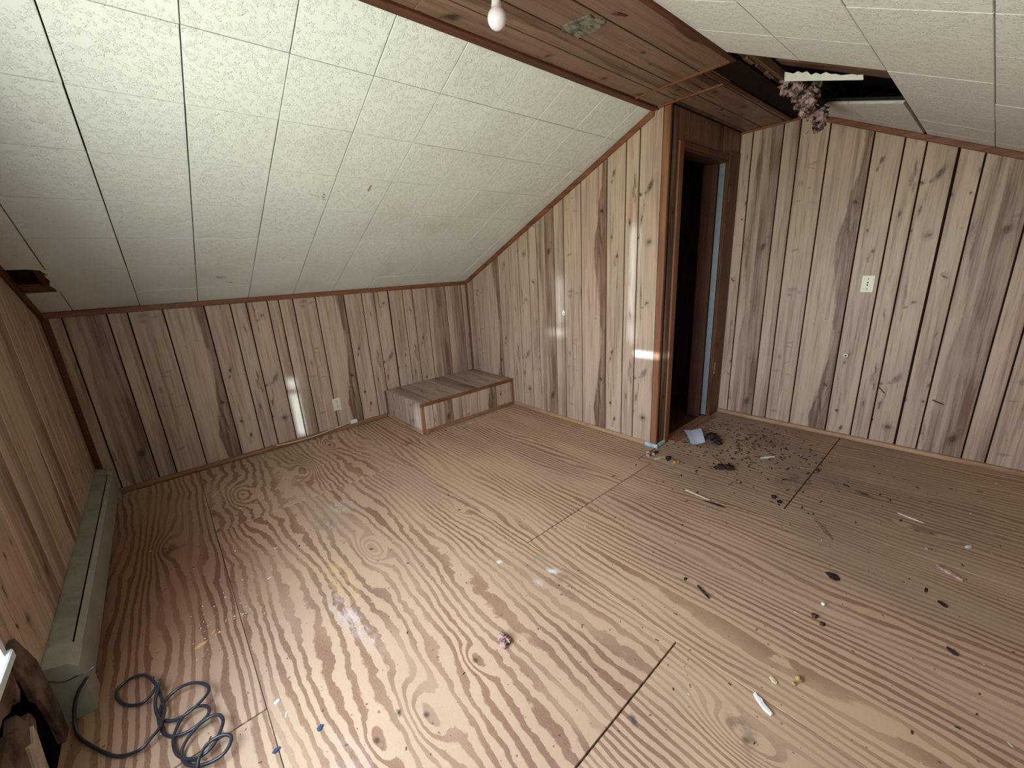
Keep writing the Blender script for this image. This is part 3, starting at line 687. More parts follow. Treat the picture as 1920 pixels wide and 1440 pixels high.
# attic framing visible through the hole
for k, a in enumerate((-.30, .10, .50)):
    pass
def framing(poly, t0, t1, mat, label, name='rafter'):
    return slab(name, poly, FR, t0, t1, mat, ceilR, c=.002)
framing(rect(-.20, -.015, -.12, .60), -.148, -.050, RAFT, 'rough brown rafter left of the hanging insulation in the ceiling hole')
framing(rect(.02, -.015, .10, .60), -.148, -.060, RAFT, 'rough brown rafter just above the hanging insulation')
framing(rect(-.34, .030, .93, .062), -.048, -.020, LATH, 'thin wooden lath along the upper edge of the ceiling hole', 'lath')
slab('joist', rect(-.235, 2.438, XC, 2.476), FS, -.045, -.012, RAFT, ceilR, c=.002)
for a in (-.16, .10, .33):
    slab('joist_block', rect(a, 2.476, a+.09, 2.56), FS, -.045, -.016, LATH, ceilR, c=.002)
for i, a in enumerate((-.26, -.02, .21, .40)):
    slab('nailer', rect(a, -.11, a+.10, .0), FR, -.045, -.020, LATH, ceilR)
slab('ridge_board', rect(-.40, -.13, XC, -.10), FR, -.15, -.0, LATH, ceilR)
slab('attic_wall', rect(-.35, -.12, -.34, .62), FR, -.15, -.012, CAVITY, ceilR)
slab('attic_wall', rect(hx0, .597, XC, .607), FR, -.15, -.028, CAVITY, ceilR)
slab('attic_wall', rect(XC, -.14, XC+.02, .62), FR, -.15, .0, CAVITY, ceilR)

# unseen outer shell, added to keep daylight out of the attic space
SHELLM = plain('light_block_shell', (150, 146, 138), .9, .1)
def zr(a): return 0
for poly, fr in (((rect(-XD-.2, -.5, XC+.6, SL+.8)), Frame((0, 0, H1), (1, 0, 0), (0, -CS, SN), (0, -SN, -CS))),
                 ((rect(-XD-.2, -.8, XC+.6, SL+.5)), Frame((0, -Y2, H), (1, 0, 0), (0, -CS, -SN), (0, SN, -CS)))):
    slab('light_block_roof', poly, fr, -.30, -.27, SHELLM, **ST)
slab('light_block_right', [(-.5, -.2), (YB+.5, -.2), (YB+.5, .6), (Y2-.27, 2.6), (-.5+.2, 1.2)] if False else rect(-.45, -.2, YB+.45, 3.0), Frame((XC+.12, 0, 0), (0, -1, 0), (0, 0, 1), (-1, 0, 0)), -.03, 0, SHELLM, **ST)
wo = slab('light_block_left', rect(-YB-.45, -.2, WY0-.001, 3.0), FD, -.20, -.17, SHELLM, **ST)
for q in (rect(WY1+.001, -.2, .45, 3.0), rect(WY0-.001, -.2, WY1+.001, WZ0-.001), rect(WY0-.001, WZ1+.001, WY1+.001, 3.0)):
    slab('light_block_part', q, FD, -.20, -.17, SHELLM, wo)
slab('light_block_back', rect(-XD-.2, -.2, XC+.15, 1.5), Frame((0, .42, 0), (1, 0, 0), (0, 0, 1), (0, -1, 0)), -.03, 0, SHELLM, **ST)
slab('light_block_front', rect(-XD-.2, -.2, XC+.15, 1.5), Frame((0, -YB-.42, 0), (1, 0, 0), (0, 0, 1), (0, -1, 0)), -.03, 0, SHELLM, **ST)
slab('light_block_floor', rect(-XD-.2, -YB-.45, XC+.15, .45), FF, -.22, -.20, SHELLM, **ST)
# ------------------------------------------------------------------ window in the left wall (at the frame's left edge)
win = empty('window_1', (-XD, (WY0+WY1)/2, WZ0), **ST)
FW = FD
w = .028
adopt(win, slab('frame', rect(WY0, WZ0, WY0+w, WZ1), FW, -.20, .012, SASH, c=.003), slab('frame', rect(WY1-w, WZ0, WY1, WZ1), FW, -.20, .012, SASH, c=.003),
      slab('frame', rect(WY0+w, WZ1-w, WY1-w, WZ1), FW, -.20, .012, SASH, c=.003), slab('sill', rect(WY0-.01, WZ0-.014, WY1, WZ0+.012), FW, -.20, .022, SASH, c=.003),
      slab('sash_rail', rect(WY0+w, .995, WY1-w, 1.025), FW, -.19, -.16, SASH, c=.003), slab('sash_rail', rect(WY0+w, WZ0+.012, WY1-w, WZ0+.044), FW, -.19, -.16, SASH, c=.003),
      slab('glass', rect(WY0+w, WZ0+.02, WY1-w, WZ1-w), FW, -.177, -.174, GLASS))

# ------------------------------------------------------------------ step box in the corner
box = empty('step_box', (-BX/2, -BY/2, 0), label='low wooden step box clad in grooved panelling in the corner between back and end walls', category='box')
adopt(box, slab('carcass', rect(-BX+.008, -BY+.008, -.001, -.001), FF, .002, BH-.008, BACK))
gt = [-BX, -.848, -.738, -.592, -.388, -.270, -.135, 0]
for i in range(7):
    k = 'AEFAEFA'[i]
    adopt(box, slab('top_board', rect(gt[i]+.0045, -BY+.002, gt[i+1]-.0045, -.001), FBT, -.007, 0, DUSTY[k], c=.0016, uo=(gt[i], -.9)))
gf = [-BX, -.871, -.683, -.588, -.422, -.204, -.056, 0]; kf = 'HABCDEF'
for i in range(7):
    adopt(box, slab('front_board', rect(gf[i]+.0026, 0, gf[i+1]-.0026, BH-.004), FBF, -.007, 0, BM[kf[i]], c=.0016, uo=(gf[i], -.05)))
gs = [0, .095, .171, .284, .403, .463, BY]; ks = 'EFHEFG'
for i in range(6):
    adopt(box, slab('side_board', rect(gs[i]+.0026, 0, gs[i+1]-.0026, BH-.004), FBS, -.007, 0, BM[ks[i]], c=.0016, uo=(gs[i], -.2)))
adopt(box, slab('edge_trim', rect(-BX-.004, BH-.026, .0, BH+.003), FBF, 0, .009, TRX, c=.003),
      slab('corner_trim', rect(-BX-.004, 0, -BX+.026, BH-.026), FBF, 0, .009, TRZ, c=.003),
      slab('corner_trim', rect(-.026, .03, 0, BH-.026), FBF, 0, .008, TRZ, c=.003),
      slab('corner_trim', rect(.002, .03, .022, BH-.004), FBS, 0, .008, CASE, c=.003),
      slab('base_trim', rect(-BX+.026, 0, 0, .032), FBF, 0, .014, BASEX, c=.006),
      slab('base_trim', rect(0.016, 0, BY, .030), FBS, 0, .014, BASEY, c=.006))

# ------------------------------------------------------------------ baseboard heater on the left wall
ht = empty('baseboard_heater', (-XD+.04, -.93, 0), label='long grey green baseboard heater low on the left wall', category='heater')
def prism_y(prof, y0, y1):      # profile of (x, z) extruded along y
    n = len(prof); V = [(-XD+x, y0, z) for x, z in prof]+[(-XD+x, y1, z) for x, z in prof]
    Fc = [(i, (i+1) % n, n+(i+1) % n, n+i) for i in range(n)]+[tuple(reversed(range(n))), tuple(range(n, 2*n))]
    me = mesh_from(V, Fc); return me
def part_y(name, prof, y0, y1, mat, **kw):
    o = link(name, prism_y(prof, y0, y1), mat, **kw); adopt(ht, o); return o
part_y('back_panel', [(.001, .01), (.006, .01), (.006, .208), (.001, .208)], -1.80, -.035, HEATM)
part_y('top_cover', [(.006, .204), (.052, .191), (.052, .187), (.006, .200)], -1.72, -.13, HEATM)
part_y('front_panel', [(.0565, .187), (.070, .170), (.070, .045), (.066, .045), (.066, .168), (.0545, .183)], -1.72, -.13, HEATF, label='lighter front panel')
part_y('fin_core', [(.012, .06), (.060, .06), (.060, .14), (.012, .14)], -1.70, -.15, BACK)
for (y0, y1) in ((-1.825, -1.72), (-.13, -.035)):
    part_y('end_cap', [(.001, .0), (.072, .0), (.072, .170), (.056, .193), (.006, .209), (.001, .209)], y0, y1, HEATF)
for i in range(5):
    part_y('louver', [(.022, .1985), (.046, .1925), (.046, .1945), (.022, .2005)], -.17-.035*i-.010, -.17-.035*i, HEATF)
adopt(ht, link('pipe_knob', lathe_mesh((-XD+.058, -.045, .19), (0, 0, 1), [(.004, 0), (.014, .002), (.016, .012), (.012, .020), (.004, .022)], 14), HEATF))

# thin wire over the heater end
tk = [(-2.877, -1.83, .175), (-2.846, -1.835, .150), (-2.817, -1.838, .150), (-2.791, -1.861, .16), (-2.766, -1.891, .19)]
o = link('bare_wire', tube_mesh(catmull(tk, 6), .0018, 6), BLACKP, label='short stiff wire poking out from the near end of the heater', category='wire')
o2 = link('wire_tip', tube_mesh([(-2.812, -1.842, .151), (-2.791, -1.861, .1605), (-2.768, -1.889, .189)], .0024, 6), STEEL, o, label='bright metal tip')

# black cable lying in loops
CB = [(-2.800,-1.832,.128),(-2.815,-1.835,.112),(-2.827,-1.836,.096),(-2.840,-1.842,.070),(-2.848,-1.855,.040),(-2.850,-1.875,.016),(-2.842,-1.91,.008),(-2.811,-1.975,.010),(-2.756,-2.063,.010),(-2.704,-2.097,.017),(-2.676,-2.085,.024),(-2.66,-2.07,.024),(-2.651,-2.042,.024),(-2.646,-2.007,.024),(-2.652,-1.954,.024),(-2.661,-1.901,.028),(-2.678,-1.846,.028),(-2.7,-1.808,.024),(-2.731,-1.789,.017),(-2.759,-1.794,.010),(-2.764,-1.82,.010),(-2.751,-1.869,.010),(-2.726,-1.904,.010),(-2.696,-1.926,.017),(-2.674,-1.916,.024),(-2.663,-1.912,.034),(-2.654,-1.906,.045),(-2.650,-1.907,.045),(-2.656,-1.925,.038),(-2.664,-1.955,.031),(-2.666,-1.988,.024),(-2.661,-2.02,.017),(-2.645,-2.046,.014),(-2.621,-2.066,.017),(-2.586,-2.073,.024),(-2.547,-2.058,.031),(-2.536,-2.035,.031),(-2.547,-2.003,.031),(-2.578,-1.971,.031),(-2.615,-1.957,.024),(-2.646,-1.97,.017),(-2.661,-2.004,.017),(-2.66,-2.045,.010),(-2.647,-2.094,.010),(-2.624,-2.121,.014),(-2.591,-2.134,.017),(-2.555,-2.13,.024),(-2.543,-2.114,.028),(-2.551,-2.091,.028),(-2.574,-2.07,.024),(-2.603,-2.072,.020),(-2.623,-2.099,.017),(-2.633,-2.129,.010),(-2.627,-2.176,.010),(-2.605,-2.216,.010),(-2.577,-2.239,.017),(-2.546,-2.236,.024),(-2.522,-2.204,.031),(-2.516,-2.178,.031),(-2.525,-2.153,.031),(-2.548,-2.14,.028),(-2.579,-2.146,.024),(-2.607,-2.165,.017),(-2.617,-2.193,.010),(-2.604,-2.235,.010),(-2.569,-2.271,.017),(-2.53,-2.283,.024),(-2.508,-2.268,.031),(-2.507,-2.249,.034),(-2.528,-2.23,.034),(-2.558,-2.228,.031),(-2.579,-2.246,.024),(-2.586,-2.266,.017),(-2.6,-2.304,.010),(-2.615,-2.341,.006),(-2.63,-2.42,.0055),(-2.62,-2.6,.0055)]
link('cable', tube_mesh(catmull(CB, 4), .0046, 8), BLACKP, label='black cable lying in loose loops on the plywood near the heater', category='cable')

# ------------------------------------------------------------------ wall plates and small fittings
def plate(name, fr, a, b, wd, hg, label, cat, duplex):
    e = empty(name, fr.p(a, b, 0), label=label, category=cat)
    adopt(e, slab('cover_plate', rect(a-wd/2, b-hg/2, a+wd/2, b+hg/2), fr, .0002, .006, IVORY, c=.002))
    if duplex:
        for dz in (-.020, .020):
            pts = [(a+.0145*math.cos(t)*(1 if abs(math.cos(t)) < .85 else .95), b+dz+.0125*math.sin(t)) for t in [i*math.pi/8 for i in range(16)]]
            r_ = slab('receptacle', pts, fr, .005, .0078, IVORY, c=.0008); adopt(e, r_)
            for dx in (-.0055, .0055):
                adopt(e, slab('slot', rect(a+dx-.0011, b+dz-.0005, a+dx+.0011, b+dz+.0075), fr, .0072, .0082, SLOTM))
            adopt(e, slab('slot', rect(a-.002, b+dz-.0085, a+.002, b+dz-.0045), fr, .0072, .0082, SLOTM))
        adopt(e, link('screw', lathe_mesh(fr.p(a, b, .005), fr.n, [(.0028, 0), (.0028, .002), (.001, .0026)], 10), SCREW))
    else:
        for db in (-.030, .030):
            adopt(e, link('screw', lathe_mesh(fr.p(a, b+db, .005), fr.n, [(.0030, 0), (.0030, .002), (.001, .0026)], 10), SLOTM))
        for db in (-.007, .008):
            adopt(e, link('socket_hole', lathe_mesh(fr.p(a, b+db, .005), fr.n, [(.0042, 0), (.0042, .0022), (.001, .0026)], 12), SLOTM))
    return e
plate('wall_outlet', FA, -1.416, .234, .064, .104, 'ivory duplex outlet low on the back knee wall left of the step box', 'outlet', True)
plate('wall_jack', FC, 2.951, 1.036, .064, .104, 'ivory wall plate with small dark holes at mid height on the right wall', 'wall plate', False)
o = slab('cable_box', rect(-1.338, .038, -1.280, .070), FA, .0165, .030, WHITEP, c=.003, label='small white cable box on the base trim below the outlet', category='junction box')
cb2 = [(-1.92, -.022, .036), (-1.85, -.024, .028), (-1.75, -.026, .023), (-1.66, -.026, .024), (-1.587, -.026, .029), (-1.50, -.026, .038), (-1.41, -.025, .047), (-1.37, -.024, .054), (-1.338, -.023, .054)]
link('telephone_cord', tube_mesh(catmull(cb2, 5), .0040, 8), CREAM, label='thin cream cord sagging along the base of the back wall to the white box', category='cord')
# ring fitting and chipped hole
e = empty('ceramic_grommet', FC.p(2.905, .573, 0), label='tiny white round grommet on the right wall below the wall plate', category='grommet')
adopt(e, link('ring', lathe_mesh(FC.p(2.905, .573, 0), FC.n, [(.013, 0), (.014, .004), (.011, .007), (.005, .006), (.005, .001)], 18), WHITED),
      link('eye', lathe_mesh(FC.p(2.905, .573, .001), FC.n, [(.0048, 0), (.0048, .0045), (.001, .005)], 10), SLOTM))
def blobpoly(a, b, ra, rb, n=11, seed=1, jag=.25):
    r = random.Random(seed); return [(a+ra*math.cos(t)*(1+r.uniform(-jag, jag)), b+rb*math.sin(t)*(1+r.uniform(-jag, jag))) for t in [2*math.pi*i/n for i in range(n)]]
o = slab('plaster_patch', blobpoly(1.296, .895, .013, .020, 11, 3), FB, .0001, .004, WHITED, c=.001, label='small white chipped patch with a hole on the end wall', category='patch')
slab('hole', blobpoly(1.298, .889, .004, .007, 8, 4), FB, .0038, .0046, SLOTM, o)
# scratches nailed slivers on the right wall
slab('wood_sliver', [(3.093, .392), (3.130, .352), (3.133, .356), (3.096, .397)], FC, .0002, .004, BROWND, label='thin dark splinter crossing a groove low on the right wall', category='splinter')
slab('wood_sliver', [(3.345, .352), (3.396, .333), (3.398, .339), (3.348, .358)], FC, .0002, .004, BROWND, label='short dark splinter in a wide board on the right wall', category='splinter')
# tape on the middle ceiling
nb = NB('old_tape'); v = nb.coords(); n = nb.noise(nb.map(v, scale=(30, 60, 30)), 1, 4, .6)
TAPE = nb.fin(nb.mix(nb.mr(n, .35, .65), lin((136, 132, 112)), lin((70, 66, 56))), .4, .4, n, .3, .003)
o = slab('tape_patch', [(-1.075, 2.262), (-1.045, 2.372), (-1.01, 2.366), (-.975, 2.385), (-.955, 2.37), (-.945, 2.30), (-.962, 2.248), (-1.0, 2.255), (-1.04, 2.240)], FS, .0002, .004, TAPE, c=.001, label='crumpled grey tape patch stuck on the wooden ceiling strip', category='tape')
slab('wood_sliver', [(-.985, 2.418), (-.935, 2.436), (-.930, 2.446), (-.975, 2.436)], FS, .0002, .004, TRD, label='dark brown sliver on the wooden ceiling strip beside the tape', category='splinter')
slab('wood_sliver', rect(-1.402, 1.282, -1.395, 1.330), FL, .0014, .004, YELD, label='short brown sliver stuck to the left sloped ceiling', category='splinter')

# light bulb
BC = Vector((-1.462, -2.357, 1.955))
bulb = empty('light_bulb', (BC.x, BC.y, H), label='bare frosted white bulb hanging from the wooden ceiling strip', category='light bulb')
prof = []
for i in range(15):
    a = math.pi*(i/14)*.80; prof.append((.0275*math.sin(a)+.0002, -.0275*math.cos(a)*1.03))
prof += [(.0150, .031), (.0132, .040), (.0130, .048)]
adopt(bulb, link('glass_globe', lathe_mesh(BC, (0, 0, 1), prof, 32), BULB),
      link('socket', lathe_mesh(BC, (0, 0, 1), [(.0128, .046), (.0150, .048), (.0165, .056), (.0170, .085), (.024, .100), (.045, .116), (.048, .1262), (.048, .1264)], 28), BULBB))

# ------------------------------------------------------------------ torn flap and hanging insulation
def on_R(a, b, t): return FR.p(a, b, t)
fv = []; fr_ = []; N = 16
for i in range(N+1):
    u = i/N; a = -.115+u*(-.275+.115); s = .195+u*(.53-.195)
    top_t = .040*(1-u)**.8; wdt = .040*(1-u*.55)*(1+.25*math.sin(i*2.3))
    p1 = on_R(a, s, .018+.012*(1-u)); hh = (.036-.020*u)*(1+.16*math.sin(i*2.9)+.10*math.sin(i*5.1)); p2 = p1+Vector((.006, .004, hh))
    fv += [p1, p2, p1+Vector((.004, .003, 0)), p2+Vector((.004, .003, 0))]
ff = []
for i in range(N):
    a = i*4; b = a+4
    ff += [(a, a+1, b+1, b), (a+2, b+2, b+3, a+3), (a, b, b+2, a+2), (a+1, a+3, b+3, b+1)]
ff += [(0, 2, 3, 1), (N*4, N*4+1, N*4+3, N*4+2)]
link('torn_tile_strip', mesh_from(fv, ff), FLAP, label='bright white torn strip of ceiling tile hanging at the edge of the hole', category='torn tile')
# insulation: clumpy twisted mass
def clump(name, centers, mat, label, cat, seed, amp=.5, freq=40, parent=None, sub=3, fibres=0):
    import bmesh
    bm = bmesh.new(); r = random.Random(seed)
    for (c, rad, sq) in centers:
        g = bmesh.ops.create_icosphere(bm, subdivisions=sub, radius=1)
        for v_ in g['verts']:
            d = v_.co.normalized(); q = d*3.0+Vector((seed, rad*100, 3))
            k = 1+amp*mnoise.noise(q*.9)+amp*.6*mnoise.noise(q*2.3)
            v_.co = Vector(c)+Vector((d.x*rad*sq[0], d.y*rad*sq[1], d.z*rad*sq[2]))*k
    for v_ in bm.verts: v_.co *= S
    for f_ in bm.faces: f_.smooth = True
    me = bpy.data.meshes.new(name); bm.to_mesh(me); bm.free()
    kw = {} if parent else dict(label=label, category=cat)
    return link(name, me, mat, parent, **kw)
r = random.Random(12); cs = []
def ray_pt(px, py, dist):
    pass
path = [((.215, -2.62, 2.05), .034), ((.235, -2.66, 2.01), .036), ((.225, -2.70, 1.985), .030), ((.26, -2.68, 1.965), .028), ((.215, -2.72, 1.955), .024), ((.30, -2.70, 1.945), .024), ((.22, -2.70, 1.915), .022), ((.33, -2.725, 1.915), .028),
        ((.335, -2.745, 1.885), .024), ((.325, -2.745, 1.862), .022), ((.30, -2.745, 1.845), .019), ((.275, -2.74, 1.850), .014), ((.175, -2.66, 2.02), .030), ((.26, -2.72, 2.0), .036)]
for c, rad in path: cs.append((c, rad, (1+r.uniform(-.3, .3), 1+r.uniform(-.3, .3), 1.15)))
ins = clump('hanging_insulation', cs, INSUL, 'pinkish brown insulation tuft hanging out of the ceiling hole above the right wall', 'insulation', 5, .7, sub=3)
# wisps
for i in range(26):
    c, rad = path[r.randrange(len(path))]
    p = Vector(c)+Vector((r.uniform(-1, 1), r.uniform(-1, 1), r.uniform(-1, .6)))*rad*1.1
    pts = [p]
    d = Vector((r.uniform(-1, 1), r.uniform(-1, 1), r.uniform(-1.4, .3)))
    for k in range(4): d += Vector((r.uniform(-.8, .8), r.uniform(-.8, .8), r.uniform(-.8, .8))); pts.append(pts[-1]+d.normalized()*.012)
    link('wisp', tube_mesh(pts, .002, 5, radii=[.003, .0028, .0024, .0018, .001]), INSUL, ins)
clump('insulation_wad', [((.62, -2.70, 2.045), .05, (1.6, 1, .8)), ((.72, -2.72, 2.04), .04, (1.5, 1, .7))], CAVITY, 'dark wad of insulation deeper inside the ceiling hole', 'insulation', 9, .5)

# ------------------------------------------------------------------ litter on the floor
def splinter(p0, p1, w0, h, mat, label, cat='splinter', name='wood_splinter', lift=0.0, seed=0, group=None):
    p0 = Vector(p0+(0,)); p1 = Vector(p1+(0,)); d = (p1-p0); L = d.length; d.normalize(); s = Vector((-d.y, d.x, 0)); r = random.Random(seed+int(abs(p0.x)*1000)); V, Fc = [], []
    n = 6
    for i in range(n+1):
        u = i/n; ww = w0*(.35+.65*math.sin(math.pi*min(.97, max(.06, u))))*(1+r.uniform(-.25, .25)); c = p0+d*L*u+s*r.uniform(-.12, .12)*w0
        z = .0006+lift*u
        V += [c-s*ww/2+Vector((0, 0, z)), c+s*ww/2+Vector((0, 0, z)), c+s*ww*.35+Vector((0, 0, z+h)), c-s*ww*.35+Vector((0, 0, z+h*.9))]
    for i in range(n):
        a = i*4; b = a+4
        for k in range(4): Fc.append((a+k, b+k, b+(k+1) % 4, a+(k+1) % 4)[::-1])
    Fc += [(0, 1, 2, 3)[::-1], (n*4, n*4+1, n*4+2, n*4+3)]
    kw = dict(label=label, category=cat)
    if group: kw['group'] = group
    return link(name, mesh_from(V, Fc), mat, **kw)
def flake(c, ra, rb, rot, h, mat, label, cat='chip', name='paint_chip', seed=0, curl=0.0, parent=None, group=None):
    r = random.Random(seed); n = 9; V, Fc = [], []
    for lay in (0, 1):
        for i in range(n):
            t = 2*math.pi*i/n; k = 1+r.uniform(-.25, .25) if lay == 0 else 1
            if lay == 0: V.append([ra*k*math.cos(t), rb*k*math.sin(t), 0])
            else:
                q = V[i]; V.append([q[0]*.9, q[1]*.9, h])
    V.append([0, 0, h*1.15])
    cr_, sr_ = math.cos(rot), math.sin(rot); W = []
    for q in V:
        z = q[2]+curl*(q[0]/ra)**2; W.append((c[0]+q[0]*cr_-q[1]*sr_, c[1]+q[0]*sr_+q[1]*cr_, .0005+z))
    for i in range(n):
        j = (i+1) % n; Fc += [(i, j, n+j, n+i), (n+i, n+j, 2*n)]
    Fc.append(tuple(reversed(range(n))))
    kw = {} if parent else dict(label=label, category=cat)
    if group: kw['group'] = group
    return link(name, mesh_from(W, Fc), mat, parent, **kw)
# folded paper
pe = [(.329, -2.144), (.439, -2.224), (.276, -2.325), (.172, -2.287)]
e0, e1_ = Vector((.334, -2.150, .026)), Vector((.445, -2.226, .022)); e2_, e3 = Vector((.282, -2.330, .004)), Vector((.178, -2.283, .012))
V, UVp, Fc = [], [], []; n = 8
for lay in (0, 1):
    for j in range(n+1):
        for i in range(n+1):
            u, v_ = i/n, j/n
            p = e3.lerp(e2_, u).lerp(e0.lerp(e1_, u), v_); p.z += .016*(abs(u-.45)-.2) + .012*math.sin(v_*2.5)
            p.z = max(p.z, .003); V.append(p+Vector((0, 0, .0010*lay))); UVp.append((u, v_))
m_ = (n+1)**2
for j in range(n):
    for i in range(n):
        a = j*(n+1)+i; Fc += [(a, a+n+1, a+n+2, a+1), (m_+a, m_+a+1, m_+a+n+2, m_+a+n+1)]
link('paper_sheet', mesh_from(V, Fc, False, UVp), PAPER, label='small creased white paper lying in front of the closet doorway', category='paper')

clump('leaf_litter', [((.40, -2.33, .014), .030, (1.5, 1.2, .5)), ((.36, -2.38, .012), .026, (1.4, 1, .5)), ((.33, -2.40, .010), .020, (1.2, 1, .5)), ((.44, -2.30, .010), .016, (1.4, 1, .5))], DARKD, 'dark clump of crumbled leaves just right of the white paper', 'leaves', 31, .8)
clump('insulation_scrap', [((-.13, -2.140, .014), .016, (1.2, 1, .9)), ((-.155, -2.150, .012), .013, (1.2, 1, .8)), ((-.115, -2.165, .010), .012, (1, 1, .8))], PINKD, 'pink wad of insulation at the foot of the outside corner', 'insulation', 33, .5)
clump('dark_bit', [((-.075, -2.165, .010), .010, (1.3, 1, .8))], DARKD, 'small dark crumb right beside the pink wad at the corner', 'debris', 34, .6)
splinter((-.165, -2.205), (-.085, -2.232), .010, .006, PALEW, 'short pale splinter nearest the outside corner')
clump('dark_bit', [((-.10, -2.262, .009), .014, (1.6, .8, .6)), ((-.12, -2.275, .007), .010, (1.4, .8, .5))], DARKD, 'dark flake lying across the pale splinter near the corner', 'debris', 35, .7)
clump('curled_chip', [((-.13, -2.322, .008), .012, (1.4, 1, .6)), ((-.112, -2.335, .008), .009, (1, 1, .8))], YELD, 'curled tan chip in front of the corner beyond the dark flake', 'chip', 36, .6)
splinter((.125, -2.445), (.02, -2.565), .012, .006, TANW, 'tan splinter leading to the dark lump in front of the doorway')
clump('debris_lump', [((-.005, -2.555, .012), .020, (1.4, 1.2, .6)), ((.02, -2.59, .011), .022, (1.2, 1.1, .6)), ((-.02, -2.535, .008), .012, (1.4, 1, .6))], DARKD, 'grey black lump of debris at the end of the tan splinter', 'debris', 37, .7)
splinter((.285, -2.678), (.365, -2.735), .012, .007, WHITED, 'white stick fragment lying clear of the pile toward the right wall')
splinter((-.385, -2.52), (-.40, -2.66), .010, .005, PALEW, 'first pale strip of the raised floor sliver nearest the doorway', name='floor_sliver')
splinter((-.40, -2.68), (-.375, -2.80), .012, .006, TANW, 'middle tan strip of the raised floor sliver', name='floor_sliver')
splinter((-.382, -2.80), (-.355, -2.96), .008, .004, TANW, 'longest tan strip at the near end of the raised floor sliver', name='floor_sliver')
flake((-.415, -2.69), .007, .06, .08, .002, DARKD, 'dark gouged shadow patch beside the raised floor sliver', 'debris', 'dark_bit', 41)  # flat dark flake laid in as the shadow of the gouge
splinter((.30, -2.872), (.335, -2.945), .012, .006, TANW, 'small tan splinter between the white stick and the right wall')
flake((.335, -2.965), .016, .012, .5, .008, BROWND, 'brown leaf scrap at the end of the small tan splinter', 'leaf', 'leaf_scrap', 42)
clump('debris_lump', [((-.15, -2.885, .007), .011, (1.3, 1, .6)), ((-.18, -2.92, .006), .010, (1.3, 1, .6))], DARKD, 'dark crumbs at the near end of the faint floor joint', 'debris', 38, .7)
splinter((.095, -3.345), (.072, -3.435), .009, .005, PALEW, 'lone pale splinter on the dim floor at the right')
splinter((-.235, -3.085), (-.352, -3.175), .020, .004, TANW, 'broad tan splinter in the open floor at right')
flake((-.607, -3.232), .026, .022, .8, .003, DARKD, 'flat dark square flake in the open floor at right', 'chip', 'dark_flake', 43)
flake((-.023, -3.58), .018, .009, -.6, .004, WHITED, 'white chip farthest right on the floor', seed=44)
splinter((-.262, -3.50), (-.305, -3.575), .016, .008, PINKD, 'pinkish curled scrap left of the farthest white chip', 'scrap', 'scrap')
flake((-.507, -3.532), .020, .009, .9, .004, DARKD, 'upper dark chip near the right edge of the floor', name='dark_chip', seed=45)
flake((-.741, -3.567), .016, .008, .9, .004, DARKD, 'lower dark chip near the right edge of the floor', name='dark_chip', seed=46)
link('white_bead', lathe_mesh((-.804, -3.243, .0002), (0, 0, 1), [(.0005, 0), (.005, .0015), (.0068, .006), (.005, .0105), (.0005, .012)], 14), WHITED, label='tiny round white bead on the open floor', category='bead')
clump('brown_crumb', [((-.885, -3.235, .005), .009, (1, 1, .6)), ((-.905, -3.262, .004), .007, (1.2, 1, .6))], BROWND, 'brown crumbs just below the tiny white bead', 'crumb', 47, .7)
splinter((-1.03, -2.885), (-1.062, -2.945), .009, .006, DARKD, 'black curled fragment in the middle of the floor', 'debris', 'dark_bit')
flake((-1.028, -2.835), .008, .006, 0, .004, DARKD, 'tiny black speck beside the black curled fragment', 'debris', 'dark_speck', 48)
splinter((-1.325, -3.19), (-1.355, -3.245), .016, .007, WHITED, 'bright cream chip wedged in the floor joint at the bottom', 'chip', 'cream_chip')
clump('tan_crumb', [((-1.185, -3.265, .006), .009, (1, 1, .7)), ((-1.21, -3.26, .004), .006, (1, 1, .7))], YELD, 'round tan crumb near the bottom floor joint', 'crumb', 49, .4)
splinter((-1.235, -3.205), (-1.245, -3.225), .014, .004, PALEW, 'pale scraped chip near the round tan crumb', 'chip', 'pale_chip')
clump('crumpled_scrap', [((-1.745, -2.532, .014), .015, (1, 1, .9)), ((-1.757, -2.552, .011), .012, (1.1, 1, .8)), ((-1.735, -2.548, .010), .010, (1, 1.2, .8))], PINKD, 'crumpled pinkish white scrap in the centre of the plywood floor', 'scrap', 50, .75)
flake((-2.31, -2.379), .010, .007, .6, .004, BLUED, 'small dark blue chip right of the looped cable', name='blue_chip', seed=51)
flake((-2.419, -2.355), .009, .006, .2, .004, BLUED, 'small bright blue chip nearest the looped cable', name='blue_chip', seed=52)
flake((-2.385, -2.205), .008, .006, .2, .003, WHITED, 'white chip by the floor joint right of the looped cable', seed=53)
splinter((-2.385, -.525), (-2.33, -.435), .007, .004, PALEW, 'pale sliver on the dark floor near the back wall')
flake((-2.54, -1.78), .020, .011, .3, .003, YELD, 'flat golden wood shaving beside the heater shadow', 'shaving', 'wood_shaving', 54)
flake((-2.50, -1.745), .010, .006, .9, .003, YELD, 'small golden wood shaving right of the flat one', 'shaving', 'wood_shaving', 55)

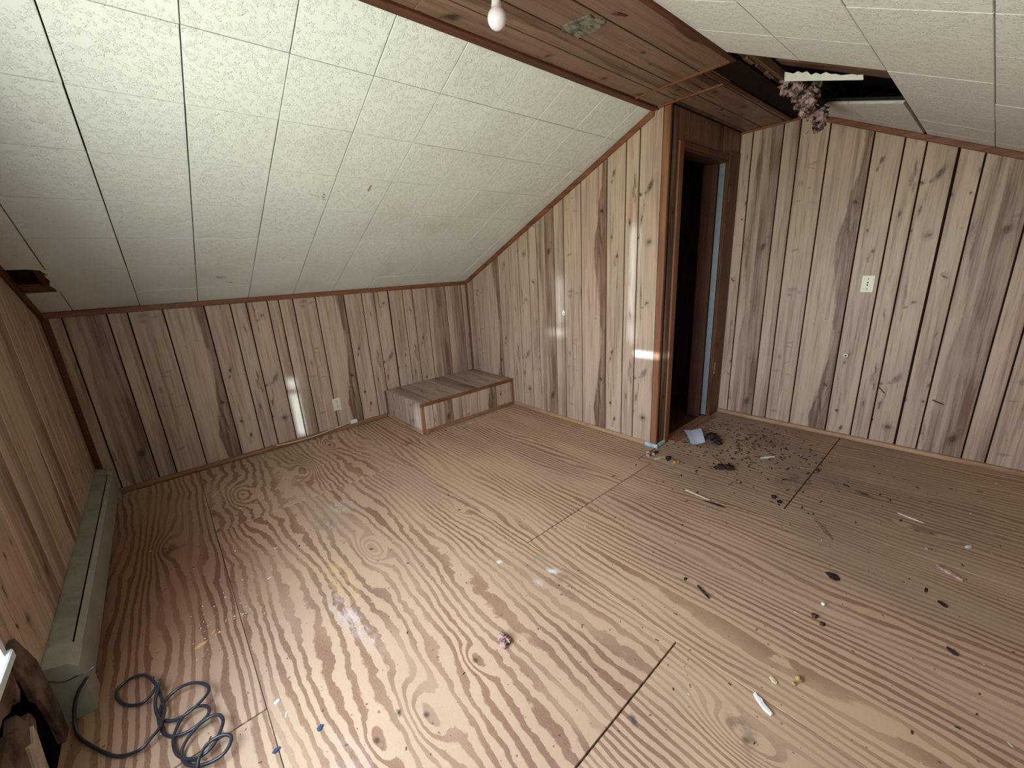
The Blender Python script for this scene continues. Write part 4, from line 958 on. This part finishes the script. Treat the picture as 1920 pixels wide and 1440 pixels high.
# uncountable crumbs, dust and chips: one object
Vc, Fs = [], []; matsl = []
def crumb(x, y, s, el, rot, m):
    b = len(Vc); r = random; c, q = math.cos(rot), math.sin(rot)
    for (a, b2, z) in ((-1, -.7, 0), (1, -.8, 0), (1.1, .6, 0), (-.9, .8, 0), (r.uniform(-.4, .4), r.uniform(-.3, .3), .55)):
        px, py = a*s*el, b2*s; Vc.append((x+px*c-py*q, y+px*q+py*c, .0006+z*s))
    for f_ in ((3, 2, 1, 0), (0, 1, 4), (1, 2, 4), (2, 3, 4), (3, 0, 4)): Fs.append(tuple(b+k for k in f_)); matsl.append(m)
rr = random.Random(21)
def inroom(x, y): return math.hypot(x-.385, y+2.36) > .11 and -XD+.1 < x < XC-.04 and (y > -YB+.1) and not (x > -.02 and y > -Y1-.03) and y < -.04 and not (x > -BX-.02 and y > -BY-.02)
for i in range(520):      # pile by the doorway
    x = rr.gauss(.42, .24); y = rr.gauss(-2.46, .20)
    if inroom(x, y): crumb(x, y, rr.uniform(.0015, .0065), rr.uniform(1, 2.6), rr.uniform(0, 6.3), rr.choice((0, 0, 0, 1, 1, 2)))
for i in range(260):
    x = rr.gauss(.2, .40); y = rr.gauss(-2.72, .32)
    if inroom(x, y): crumb(x, y, rr.uniform(.0015, .006), rr.uniform(1, 3.4), rr.uniform(0, 6.3), rr.choice((0, 0, 1, 1, 2)))
for i in range(420):
    x = rr.uniform(-2.7, .95); y = rr.uniform(-3.9, -.1)
    if inroom(x, y): crumb(x, y, rr.uniform(.001, .0036), rr.uniform(1, 2.6), rr.uniform(0, 6.3), rr.choice((0, 0, 1, 2, 3)))
for i in range(90):
    x = rr.gauss(-2.46, .09); y = rr.gauss(-1.72, .12)
    if inroom(x, y): crumb(x, y, rr.uniform(.001, .0028), rr.uniform(1, 2), rr.uniform(0, 6.3), rr.choice((3, 4, 4)))
for i in range(110):      # along the step box and end wall
    if rr.random() < .5: x, y = rr.uniform(-1.2, -.05), rr.gauss(-.69, .02)
    else: x, y = rr.gauss(-.05, .02), rr.uniform(-2.0, -.7)
    if inroom(x, y): crumb(x, y, rr.uniform(.001, .004), rr.uniform(1, 2.5), rr.uniform(0, 6.3), rr.choice((0, 1, 1, 2)))
me = mesh_from(Vc, Fs); 
for m_ in (DARKD, BROWND, TANW, WHITED, YELD): me.materials.append(m_)
for p_, m_ in zip(me.polygons, matsl): p_.material_index = m_
link('floor_crumbs', me, None, label='scattered crumbs and grit over the plywood floor, thickest before the doorway', category='debris', kind='stuff')
